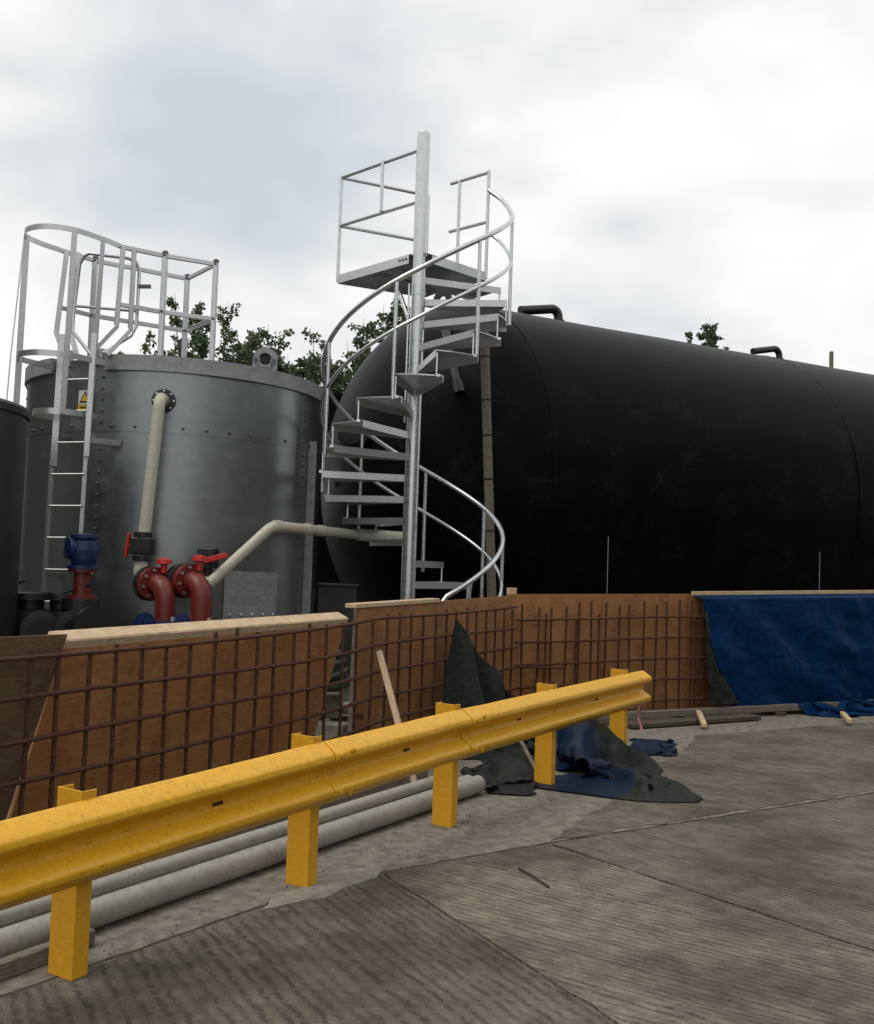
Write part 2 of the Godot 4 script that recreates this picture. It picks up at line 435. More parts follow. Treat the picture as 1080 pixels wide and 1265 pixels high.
	for i in T * T: gr[i] = clampi(int((0.55 + (cg[i] - 128) / 255.0 * 0.62 + (cm[i] - 128) / 255.0 * 0.22 + (cb[i] - 128) / 255.0 * 0.55) * 255), 0, 255)
	var t_pl = ramp(gr, T, T, [[0.1, Color(0.06, 0.052, 0.041)], [0.35, Color(0.122, 0.109, 0.089)], [0.6, Color(0.185, 0.167, 0.138)], [0.85, Color(0.26, 0.237, 0.20)]])
	M.verge = tri_mat(t_pl, 0.95, 0.9)
	M.apron = tri_mat(ramp(gr, T, T, [[0.1, Color(0.044, 0.038, 0.031)], [0.35, Color(0.09, 0.08, 0.065)], [0.6, Color(0.14, 0.125, 0.103)], [0.85, Color(0.21, 0.19, 0.16)]]), 1.3, 0.9)
	M.ground = tri_mat(ramp(gr, T, T, conc), 0.4, 0.92)
	M.mortar = tri_mat(t_pl, 1.3, 0.9, 0.0, null, tex(T, T, cg, Image.FORMAT_L8), 0.4)
	M.mortar.albedo_texture = ramp(gr, T, T, [[0.1, Color(0.13, 0.116, 0.095)], [0.4, Color(0.23, 0.21, 0.175)], [0.8, Color(0.33, 0.305, 0.26)]])
	# trees
	M.bark = tri_mat(ramp(mid, N, N, [[0.2, Color(0.03, 0.024, 0.018)], [0.8, Color(0.07, 0.058, 0.045)]]), 2.0, 0.9)
	M.leaf = []
	for c in [Color(0.032, 0.052, 0.024), Color(0.046, 0.074, 0.032), Color(0.066, 0.098, 0.044)]:
		var m = mat(c.linear_to_srgb(), 0.6)
		m.backlight_enabled = true; m.backlight = L(c.r * 0.9, c.g * 1.1, c.b * 0.6)
		M.leaf.append(m)

# ---------------------------------------------------------------- sky, sun, camera
func sky_image() -> ImageTexture:
	var w = 1152; var h = 576
	var im = Image.create(w, h, false, Image.FORMAT_RGBF)
	var a = noise(41, 1.7, FastNoiseLite.TYPE_SIMPLEX_SMOOTH, 5)
	var b = noise(42, 4.2, FastNoiseLite.TYPE_SIMPLEX_SMOOTH, 4)
	var fine_cloud = noise(43, 9.5, FastNoiseLite.TYPE_SIMPLEX_SMOOTH, 3)
	# heavier cloud banks: azimuth (deg, right positive), elevation, width, height, weight
	var banks = [[-10, 18, 8, 4, 0.9], [-7, 22, 6, 3, 0.7], [-4, 32, 7, 3, 0.55], [-15, 27, 7, 3, 0.5], [3, 28, 5, 2.5, 0.5], [9, 16, 6, 2, 0.45], [-24, 24, 9, 3, 0.45], [18, 21, 6, 2, 0.3], [24, 12, 7, 2, 0.3], [22, 34, 6, 3, 0.35], [-42, 30, 14, 6, 0.5], [48, 28, 16, 7, 0.5], [-95, 34, 24, 9, 0.5], [100, 26, 26, 8, 0.5], [165, 32, 30, 10, 0.5], [-150, 20, 24, 7, 0.5]]
	for y in h:
		var el = PI * (0.5 - (y + 0.5) / h)
		if el < -0.05:
			im.fill_rect(Rect2i(0, y, w, h - y), Color(0.8, 0.8, 0.79))
			break
		for x in w:
			var az = wrapf(TAU * (x + 0.5) / w, -PI, PI)   # column 0 lies straight ahead
			var p = Vector3(sin(az) * cos(el), sin(el), -cos(az) * cos(el))
			var q = Vector3(p.x, p.y * 2.2, p.z)
			var wob = b.get_noise_3dv(q * 0.6)
			var k = 0.5 + a.get_noise_3dv(q) * 0.95 + b.get_noise_3dv(q) * 0.5 + fine_cloud.get_noise_3dv(q) * 0.2
			var dk = 0.0
			for e in banks:
				var da = rad_to_deg(az) - e[0] + wob * 5.0
				var de = rad_to_deg(el) - e[1] + wob * 3.0
				dk += e[4] * exp(-da * da / (2.0 * e[2] * e[2]) - de * de / (2.0 * e[3] * e[3]))
			k = clampf(k * 0.62 + 0.56 - dk * 0.44, 0, 1)
			k = k * k * (3 - 2 * k)
			var c = Color(0.55, 0.595, 0.64).lerp(Color(0.90, 0.90, 0.885), k)
			if el < 0: c = Color(0.8, 0.8, 0.79)
			im.set_pixel(x, y, c)
	return ImageTexture.create_from_image(im)

func _ready() -> void:
	# camera: eye height, a phone held upright, tipped up a little and not quite level
	var cam = Camera3D.new()
	cam.name = "camera"
	cam.position = Vector3(0, 1.6, 0)
	cam.basis = Basis(Vector3.RIGHT, deg_to_rad(3.3)) * Basis(Vector3.BACK, deg_to_rad(1.9))
	cam.fov = rad_to_deg(2.0 * atan(632.5 / 1213.0))
	cam.near = 0.05; cam.far = 900.0
	add_child(cam)
	cam.current = true
	# sky and exposure
	var env = Environment.new()
	env.background_mode = Environment.BG_SKY
	var sky = Sky.new()
	var sm = PanoramaSkyMaterial.new()
	sm.panorama = sky_image()
	sky.sky_material = sm
	env.sky = sky
	env.tonemap_mode = Environment.TONE_MAPPER_LINEAR
	env.tonemap_exposure = 1.12
	env.sdfgi_enabled = true; env.ssao_enabled = true; env.ssil_enabled = true
	var we = WorldEnvironment.new()
	we.environment = env
	add_child(we)
	# the sun, only a broad brightness behind the cloud, high on the left
	var sun = DirectionalLight3D.new()
	sun.name = "sun"
	sun.light_energy = 0.35
	sun.light_color = Color(1.0, 0.96, 0.9)
	sun.light_angular_distance = 25.0
	sun.shadow_enabled = true
	add_child(sun)
	sun.look_at_from_position(Vector3(-6, 11, 3.5), Vector3.ZERO)

	materials()
	setting()
	shed()
	black_tank()
	galvanised_tank()
	roof_guard()
	spiral_stair()
	neighbour_tank()
	pipework()
	bund_wall()
	tarpaulins()
	crash_barrier()
	yard_litter()
	trees()

# ---------------------------------------------------------------- the ground
func ragged(pts: Array, amp: float, step: float, sd: int) -> PackedVector2Array:
	var f = noise(sd, 2.2, FastNoiseLite.TYPE_SIMPLEX_SMOOTH, 5)
	var out = PackedVector2Array()
	for i in pts.size():
		var a: Vector2 = pts[i]; var b: Vector2 = pts[(i + 1) % pts.size()]
		var n = maxi(1, int(a.distance_to(b) / step))
		var s = (b - a).normalized().orthogonal()
		for k in n:
			var p = a.lerp(b, float(k) / n)
			out.append(p + s * f.get_noise_2d(p.x * 2, p.y * 2) * amp)
	return out

func setting() -> void:
	var g = MB.new()
	var R = 420.0
	g.quad(Vector3(-R, -0.012, R), Vector3(R, -0.012, R), Vector3(R, -0.012, -R), Vector3(-R, -0.012, -R), Vector3.UP)
	var o = part("ground", g, M.ground, self)
	o.set_meta("kind", "structure")
	# concrete bays of the yard; joints are real gaps down to the ground
	var yard = Node3D.new()
	yard.name = "yard"
	yard.set_meta("kind", "structure")
	add_child(yard)
	var bays = [
		[[Vector2(-4.6, -1.0), Vector2(3.3, -1.0), Vector2(-0.235, 5.235), Vector2(-0.72, 4.72), Vector2(-1.53, 3.62), Vector2(-2.6, 2.1)], 0],
		[[Vector2(3.325, -1.0), Vector2(6.3, -1.0), Vector2(0.72, 5.90), Vector2(-0.215, 5.25)], 1],
		[[Vector2(6.33, -1.0), Vector2(30, -1.0), Vector2(30, 24.4), Vector2(0.745, 5.915)], 2],
	]
	for q in bays.size():
		var pts = ragged(bays[q][0], 0.022, 0.12, 50 + q)
		var m = MB.new()
		m.prism(pts, -0.06, 0.0, deg_to_rad([-30.0, -55.0, -45.0][q]), 1.0, Vector2(0.37 * q, 0.7 * q), 0.006)
		for p in m.v: m.uv2.append(Vector2(p.x, p.z))
		part("slab", m, M.slab[bays[q][1]], yard)
	# the smoother strip of verge that the barrier stands in
	var vg = MB.new()
	vg.prism(ragged([Vector2(-2.75, 2.05), Vector2(-1.56, 3.62), Vector2(-0.75, 4.72), Vector2(-0.235, 5.26), Vector2(0.70, 5.92), Vector2(3.55, 7.72), Vector2(16.0, 15.6), Vector2(16.0, 22.0), Vector2(0.5, 11.6), Vector2(-4.5, 3.0)], 0.016, 0.05, 61), -0.06, 0.0, 0.0, 1.0, Vector2.ZERO, 0.004)
	var vo = part("verge", vg, M.verge, self)
	vo.set_meta("kind", "structure")
	var ap = MB.new()
	ap.prism(ragged([Vector2(0.74, 5.97), Vector2(3.55, 7.76), Vector2(15.9, 15.55), Vector2(15.9, 16.9), Vector2(4.6, 11.15), Vector2(2.7, 10.05), Vector2(2.3, 9.0), Vector2(1.75, 8.2), Vector2(1.45, 7.3), Vector2(1.15, 6.75)], 0.05, 0.06, 62), -0.02, 0.004, deg_to_rad(-45.0))
	for p in ap.v: ap.uv2.append(Vector2(p.x, p.z))
	part("slab", ap, M.slab[2], yard)
	# pale mortar skim spilt over the slab edge by the second post, and one farther along
	var sk = [[[Vector2(-0.74, 4.62), Vector2(-0.50, 4.82), Vector2(-0.24, 5.16), Vector2(-0.22, 5.30), Vector2(-0.45, 5.25), Vector2(-0.70, 4.85)], 71]]
	for s in sk:
		var m = MB.new()
		m.prism(ragged(s[0], 0.05, 0.06, s[1]), 0.0, 0.008, 0.0, 1.0, Vector2.ZERO)
		part("mortar_patch", m, M.mortar, vo)

# ---------------------------------------------------------------- the works building left of the view, which the steel mirrors
func shed() -> void:
	for side in [-1.0, 1.0]:
		var X = -17.0 if side < 0 else 15.0
		var n = 8 if side < 0 else 6
		var t = thing("works_building", ("dark profiled steel works building along the left of the yard" if side < 0 else "dark profiled steel works building along the right of the yard"), "building", V(X, 0, 0.0), "works buildings beside the yard")
		for k in n:
			var m = MB.new()
			var d = -19.0 + 6.0 * k
			m.box(V(X, 4.6, d), Vector3.BACK, Vector3.UP, Vector3.RIGHT, Vector3(2.995, 4.6, 0.10), 0.01)
			for j in 12: m.box(V(X - 0.12 * side, 4.6, d - 2.75 + 0.5 * j), Vector3.BACK, Vector3.UP, Vector3.RIGHT, Vector3(0.09, 4.59, 0.035), 0.015)
			part("cladding_panel", m, M.cladding, t)
		for d in [-4.0, 8.0]:
			var m = MB.new()
			for j in 22: m.box(V(X - 0.18 * side, 0.12 + 0.22 * j, d), Vector3.BACK, Vector3.UP, Vector3.RIGHT, Vector3(2.4, 0.107, 0.03), 0.012)
			part("roller_door", m, M.galv_dull, t)
		var rf = MB.new()
		rf.box(V(X + 6.0 * side, 9.75, -22.0 + 3.0 * n), Vector3.BACK, Vector3(-0.1 * side, 0.99, 0).normalized(), Vector3(0.99, 0.1 * side, 0).normalized(), Vector3(3.0 * n + 0.3, 0.12, 6.6), 0.02)
		part("roof", rf, M.cladding, t)

# ---------------------------------------------------------------- the big black tank
const TA := Vector3(0.8902, 0, -0.4555)    # along the axis
const TN := Vector3(0.4555, 0, 0.8902)     # level, towards the yard
var TC := Vector3(0.263, 2.888, -15.18)
const TR := 2.75

func ring_pt(l: float, r: float, a: float) -> Vector3:
	return TC + TA * l + (Vector3.UP * cos(a) + TN * sin(a)) * r

func black_tank() -> void:
	var t = thing("black_tank", "huge black cylindrical tank lying on its side behind the plywood wall", "tank", Vector3(TC.x, 0, TC.z))
	var ends = [[-0.02, 5.74], [5.76, 11.4], [11.42, 17.2], [17.22, 22.0]]
	for e in ends:
		var m = MB.new()
		var g = []
		var ns = 24
		for i in ns + 1:
			var row = []
			var l = lerpf(e[0], e[1], float(i) / ns)
			# plates are very slightly oval and dished between welds
			for k in 97:
				var a = TAU * k / 96.0
				var r = TR + 0.004 * sin(l * 2.1 + 3.0 * a) + 0.005 * sin(a * 5.0 + l * 0.7)
				row.append(ring_pt(l, r, a))
			g.append(row)
		m.sheet(g, 0.2, 0.2, Vector3.UP, -1.0)
		m.outward(TC, TA)
		part("shell_course", m, M.black, t)
	for l in [0.0, 5.75, 11.41, 17.21]:
		var m = MB.new()
		var path = []
		for k in 73: path.append(ring_pt(l, TR - 0.004, TAU * k / 72.0))
		m.tube(path, 0.014, 6, false)
		part("weld_seam", m, M.black, t)
	# dished ends
	for s in [[-0.02, -1.925], [22.0, 1.925]]:
		var m = MB.new()
		var g = []
		for i in 25:
			var u = PI / 2 * i / 24.0
			var row = []
			for k in 73:
				var a = TAU * k / 72.0
				row.append(TC + TA * (s[0] + s[1] * sin(u)) + (Vector3.UP * cos(a) + TN * sin(a)) * TR * cos(u))
			g.append(row)
		m.sheet(g, 0.2, 0.2, Vector3.UP, -1.0)
		m.outward(TC + TA * s[0])
		part("dished_end", m, M.black, t)
	for l in [1.6, 6.6, 11.6, 16.6]:
		var m = MB.new()
		var b = TC + TA * l
		m.box(Vector3(b.x, 0.36, b.z), TA, Vector3.UP, TN, Vector3(0.25, 0.42, 1.7), 0.02)
		part("saddle", m, M.black, t)
	# nozzle on the dished end, left of the stair, and the short spout under the treads
	var m2 = MB.new()
	m2.tube([V(-0.95, 3.45, 14.2), V(-1.22, 3.45, 13.55)], 0.17, 20)
	m2.lathe(V(-1.20, 3.45, 13.6), (V(-0.27, 0, -0.65)).normalized(), [[0.0, -0.05], [0.24, -0.05], [0.24, 0.02], [0.0, 0.02]], 24)
	part("nozzle", m2, M.black_plastic, t)
	# vent bends on the crown
	for q in [[1.78, 0.075, 0.62], [6.75, 0.06, 0.55]]:
		var base = ring_pt(q[0], TR, 0.03)
		var r = q[1]
		var m = MB.new()
		var path = [base - Vector3.UP * 0.05, base + Vector3.UP * 0.12]
		for k in 7:
			var a = PI / 2 * k / 6.0
			path.append(base + Vector3.UP * (0.15 + 0.12 * sin(a)) - TA * (0.12 - 0.12 * cos(a)))
		path.append(base + Vector3.UP * (0.15) - TA * (0.12 + q[2]))
		m.tube(path, r, 14)
		m.lathe(base, Vector3.UP, [[0.0, 0.0], [r * 1.9, 0.0], [r * 1.9, 0.05], [r * 1.4, 0.05], [r * 1.4, 0.10], [0, 0.10]], 18)
		part("vent_pipe", m, M.black_plastic, t)
	# lifting eye on the crown by the landing
	var eye = MB.new()
	var eb = ring_pt(-0.32, TR * 0.985, 0.0)
	eye.lathe(eb + Vector3.UP * 0.16, TA.rotated(Vector3.UP, 0.5), [[0.07, -0.02], [0.17, -0.02], [0.17, 0.02], [0.07, 0.02], [0.07, -0.02]], 20)
	eye.box(eb + Vector3.UP * 0.04, TA, Vector3.UP, TN, Vector3(0.10, 0.10, 0.02), 0.004)
	part("lifting_eye", eye, M.black_plastic, t)
	# overflow spout and tall standpipe at the near end
	var sp = MB.new()
	sp.tube([V(0.15, 4.85, 13.75), V(0.03, 4.92, 13.4), V(0.12, 4.45, 13.1), V(0.25, 3.93, 12.85)], 0.062, 14, false)
	sp.lathe(V(0.25, 3.93, 12.85), V(0.13, -0.52, -0.25).normalized(), [[0.062, -0.16], [0.078, -0.16], [0.078, 0.02], [0.055, 0.02], [0.055, -0.1]], 18)
	part("spout", sp, M.black_plastic, t)
	var pole = thing("standpipe", "tall weathered brown standpipe with band marks in front of the black tank", "pipe", V(0.79, 0, 12.25))
	var a0 = V(0.79, 0, 12.25); var a1 = V(0.50, 4.98, 12.25)
	var pm = MB.new()
	pm.tube([a0, a0.lerp(a1, 0.3), a0.lerp(a1, 0.7), a1], 0.058, 16)
	part("pipe", pm, M.old_pole, pole)
	for q in [0.42, 0.55, 0.66, 0.75, 0.86]:
		var bm = MB.new()
		var c = a0.lerp(a1, q)
		bm.lathe(c, (a1 - a0 + Vector3(0.0, 0, 0.0)).normalized(), [[0.057, -0.012], [0.063, -0.012], [0.063, 0.012], [0.057, 0.012]], 16)
		part("band", bm, M.rubber, pole)
	# thin steel stay rods standing against the tank
	var k = 0
	for q in [[748, 2.06, 11.75, 2.05], [1010, 5.22, 13.35, 2.0]]:
		var rm = MB.new()
		rm.tube([V(q[1], 0.0, q[2] + 0.0), V(q[1], q[3], q[2])], 0.0045, 8)
		single("stay_rod", rm, M.galv_dull, ["thin bright rod standing behind the bare plywood panel", "thin bright rod standing behind the blue tarpaulin fence"][k], "rod", "thin rods in front of the black tank")
		k += 1

# ---------------------------------------------------------------- galvanised tank
const GC := Vector3(-3.205, 0, -12.0)
const GR := 1.73
const GH := 3.70

func gpt(phi: float, r: float, y: float) -> Vector3:  # phi: 0 faces the camera, positive to the right
	return GC + Vector3(sin(phi) * r, y, cos(phi) * r)

func arc_band(m: MB, p0: float, p1: float, r0: float, r1: float, y0: float, y1: float, n: int) -> void:
	for i in n:
		var a = lerpf(p0, p1, float(i) / n); var b = lerpf(p0, p1, float(i + 1) / n)
		var na = gpt(a, 1, 0) - GC; var nb = gpt(b, 1, 0) - GC
		for s in [[r1, 1.0], [r0, -1.0]]:
			var A = gpt(a, s[0], y0); var B = gpt(b, s[0], y0); var C = gpt(b, s[0], y1); var D = gpt(a, s[0], y1)
			m.tri(A, B, C, na * s[1], nb * s[1], nb * s[1]); m.tri(A, C, D, na * s[1], nb * s[1], na * s[1])
		for s in [[y1, Vector3.UP], [y0, Vector3.DOWN]]:
			m.quad(gpt(a, r0, s[0]), gpt(b, r0, s[0]), gpt(b, r1, s[0]), gpt(a, r1, s[0]), s[1])
	for e in [p0, p1]:
		var tw = gpt(e + (0.01 if e == p1 else -0.01), 1, 0) - gpt(e, 1, 0)
		m.quad(gpt(e, r0, y0), gpt(e, r1, y0), gpt(e, r1, y1), gpt(e, r0, y1), tw)

func galvanised_tank() -> void:
	var t = thing("galvanised_tank", "upright round galvanised steel tank with bolted seams and a railed roof", "tank", GC)
	var seams = [-0.205, 1.22, 2.25, 3.25, 4.25, 5.2]
	var bolts = MB.new()
	for ring in 2:
		var y0 = [0.0, 2.93][ring]; var y1 = [2.95, GH][ring]
		for k in 6:
			var p0 = seams[k] + 0.0; var p1 = seams[(k + 1) % 6] + (TAU if k == 5 else 0.0)
			var m = MB.new()
			# each plate laps over the last one by a few centimetres
			var n = 22
			for i in n:
				var a = lerpf(p0 - 0.03, p1, float(i) / n); var b = lerpf(p0 - 0.03, p1, float(i + 1) / n)
				var ra = GR + ring * 0.006 + 0.006 * (1.0 - float(i) / n); var rb = GR + ring * 0.006 + 0.006 * (1.0 - float(i + 1) / n)
				# slight flatness between the stiffeners
				ra += 0.006 * sin(a * 9.0) ; rb += 0.006 * sin(b * 9.0)
				var na = gpt(a - 0.012 * cos(a * 9.0), 1, 0) - GC; var nb = gpt(b - 0.012 * cos(b * 9.0), 1, 0) - GC
				var A = gpt(a, ra, y0); var B = gpt(b, rb, y0); var C = gpt(b, rb, y1); var D = gpt(a, ra, y1)
				m.tri(A, B, C, na, nb, nb); m.tri(A, C, D, na, nb, na)
				var A2 = gpt(a, ra - 0.005, y0); var B2 = gpt(b, rb - 0.005, y0); var C2 = gpt(b, rb - 0.005, y1); var D2 = gpt(a, ra - 0.005, y1)
				m.tri(A2, B2, C2, -na, -nb, -nb); m.tri(A2, C2, D2, -na, -nb, -na)
				m.quad(A, B, B2, A2, Vector3.DOWN); m.quad(C, D, D2, C2, Vector3.UP)
				if i == 0: m.quad(A, D, D2, A2, gpt(a - 0.1, 1, 0) - gpt(a, 1, 0))
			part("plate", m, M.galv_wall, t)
			for j in (24 if ring == 0 else 6):
				var y = y0 + 0.1 + j * 0.12
				if y < y1 - 0.05: bolts.lathe(gpt(p0 - 0.012, GR + 0.012, y), (gpt(p0, 1, 0) - GC), [[0.016, -0.01], [0.016, 0.006], [0.008, 0.012], [0, 0.012]], 6)
	for k in 44:
		var a = TAU * k / 44.0
		bolts.lathe(gpt(a, GR + 0.014, 2.985), (gpt(a, 1, 0) - GC), [[0.018, -0.01], [0.018, 0.006], [0.008, 0.014], [0, 0.014]], 6)
	var bo = part("seam_bolts", bolts, M.bolt, t)
	bo.set_meta("kind", "stuff")
	# roof deck and capping, open where the ladder comes up
	var rf = MB.new()
	rf.lathe(GC, Vector3.UP, [[0.0, GH + 0.05], [GR - 0.02, GH - 0.02], [GR - 0.02, GH - 0.06], [0, GH - 0.06]], 48)
	part("roof", rf, M.galv_dull, t)
	var cp = MB.new()
	arc_band(cp, -0.20, TAU - 0.62, GR - 0.05, GR + 0.045, GH - 0.12, GH + 0.045, 60)
	part("rim_capping", cp, M.galv_dull, t)
	var st = MB.new()
	for a in [-0.52, -0.47, -0.27, -0.23]:
		st.box(gpt(a, GR + 0.01, GH + 0.02), (gpt(a, 1, 0) - GC), Vector3.UP, (gpt(a, 1, 0) - GC).cross(Vector3.UP), Vector3(0.03, 0.09, 0.025), 0.003)
	part("capping_bracket", st, M.alu, t)
	# lower access plate with its bolts
	var ap = MB.new()
	arc_band(ap, 0.58, 0.97, GR + 0.008, GR + 0.020, 0.75, 1.50, 10)
	part("access_plate", ap, M.galv_dull, t)
	var ab = MB.new()
	for a in [0.62, 0.70, 0.78, 0.86, 0.94]:
		for y in [0.85, 1.03]:
			ab.lathe(gpt(a, GR + 0.02, y), (gpt(a, 1, 0) - GC), [[0.02, -0.005], [0.02, 0.008], [0.01, 0.016], [0, 0.016]], 6)
	part("plate_bolts", ab, M.zinc_bolt, t).set_meta("kind", "stuff")
	# flanged stiffener down the right side
	var fl = MB.new()
	var fo = gpt(1.30, 1, 0) - GC
	fl.box(gpt(1.30, GR + 0.05, 1.55), fo, Vector3.UP, fo.cross(Vector3.UP), Vector3(0.05, 1.5, 0.012), 0.003)
	part("stiffener", fl, M.galv_dull, t)
	var fb = MB.new()
	for j in 16: fb.lathe(gpt(1.30, GR + 0.05, 0.3 + j * 0.17) + fo.cross(Vector3.UP) * -0.012, -fo.cross(Vector3.UP), [[0.022, -0.03], [0.022, 0.012], [0, 0.018]], 6)
	part("stiffener_bolts", fb, M.bolt, t).set_meta("kind", "stuff")
	# bolted flange round the upper outlet
	var fm = MB.new()
	var fp = 0.165
	fm.lathe(gpt(fp, GR + 0.0, 3.27), gpt(fp, 1, 0) - GC, [[0.05, 0.0], [0.125, 0.0], [0.125, 0.035], [0.105, 0.04], [0.085, 0.04], [0.085, 0.06], [0.05, 0.06]], 28)
	var fo2 = part("outlet_flange", fm, M.black_plastic, t)
	for k in 8:
		var a = TAU * k / 8.0
		var bm = MB.new()
		var ax = gpt(fp, 1, 0) - GC
		var sd = ax.cross(Vector3.UP)
		bm.lathe(gpt(fp, GR + 0.035, 3.27) + (sd * cos(a) + Vector3.UP * sin(a)) * 0.105, ax, [[0.011, 0.0], [0.011, 0.014], [0.0, 0.014]], 6)
		part("flange_bolt", bm, M.zinc_bolt, fo2)
	# lifting lug on the roof
	var lg = MB.new()
	var lc = V(-2.02, 3.92, 11.1)
	var ax2 = Vector3(0.25, 0, 1).normalized()
	lg.lathe(lc, ax2, [[0.07, -0.03], [0.135, -0.03], [0.135, 0.03], [0.07, 0.03], [0.07, -0.03]], 26)
	var sx = ax2.cross(Vector3.UP)
	for s in [-1.0, 1.0]: lg.box(lc + Vector3.DOWN * 0.12 + sx * 0.098 * s, sx, Vector3.UP, ax2, Vector3(0.04, 0.13, 0.03), 0.004)
	lg.box(lc + Vector3.DOWN * 0.16, sx, Vector3.UP, ax2, Vector3(0.06, 0.075, 0.03), 0.004)
	part("lifting_lug", lg, M.galv_dull, t)
	var lh = MB.new()
	lh.tube([lc + ax2 * -0.10, lc + ax2 * 0.0], 0.07, 18)
	part("lug_plug", lh, M.rubber, t)
	# warning plate behind the ladder: hazard triangle over a yellow text panel
	var ws = thing("warning_sign", "small white and yellow hazard notice on the galvanised tank behind the ladder", "sign", gpt(-0.325, GR + 0.02, 3.2))
	var n3 = (gpt(-0.325, 1, 0) - GC); var s3 = Vector3.UP.cross(n3)
	var c3 = gpt(-0.325, GR + 0.03, 3.22)
	var wm = MB.new(); wm.box(c3 + Vector3.UP * 0.07, s3, Vector3.UP, n3, Vector3(0.085, 0.075, 0.003), 0.001); part("plate", wm, M.white, ws)
	var wt = MB.new()
	for q in [[0.075, 0.0045, M.ink], [0.05, 0.0065, M.sign_yellow]]:
		var tm = MB.new()
		var c = c3 + Vector3.UP * 0.063 + n3 * q[1]
		tm.face(c + s3 * -q[0] - Vector3.UP * q[0] * 0.7, c + s3 * q[0] - Vector3.UP * q[0] * 0.7, c + Vector3.UP * q[0], n3)
		part("triangle", tm, q[2], ws)
	var wy = MB.new(); wy.box(c3 - Vector3.UP * 0.06, s3, Vector3.UP, n3, Vector3(0.085, 0.05, 0.003), 0.001); part("text_panel", wy, M.sign_yellow, ws)
	for q in 3:
		var tl = MB.new(); tl.box(c3 - Vector3.UP * (0.035 + q * 0.025) - s3 * 0.008 * q + n3 * 0.004, s3, Vector3.UP, n3, Vector3(0.062 - 0.008 * q, 0.007, 0.001), 0.0004)
		part("text_line", tl, M.ink, ws)

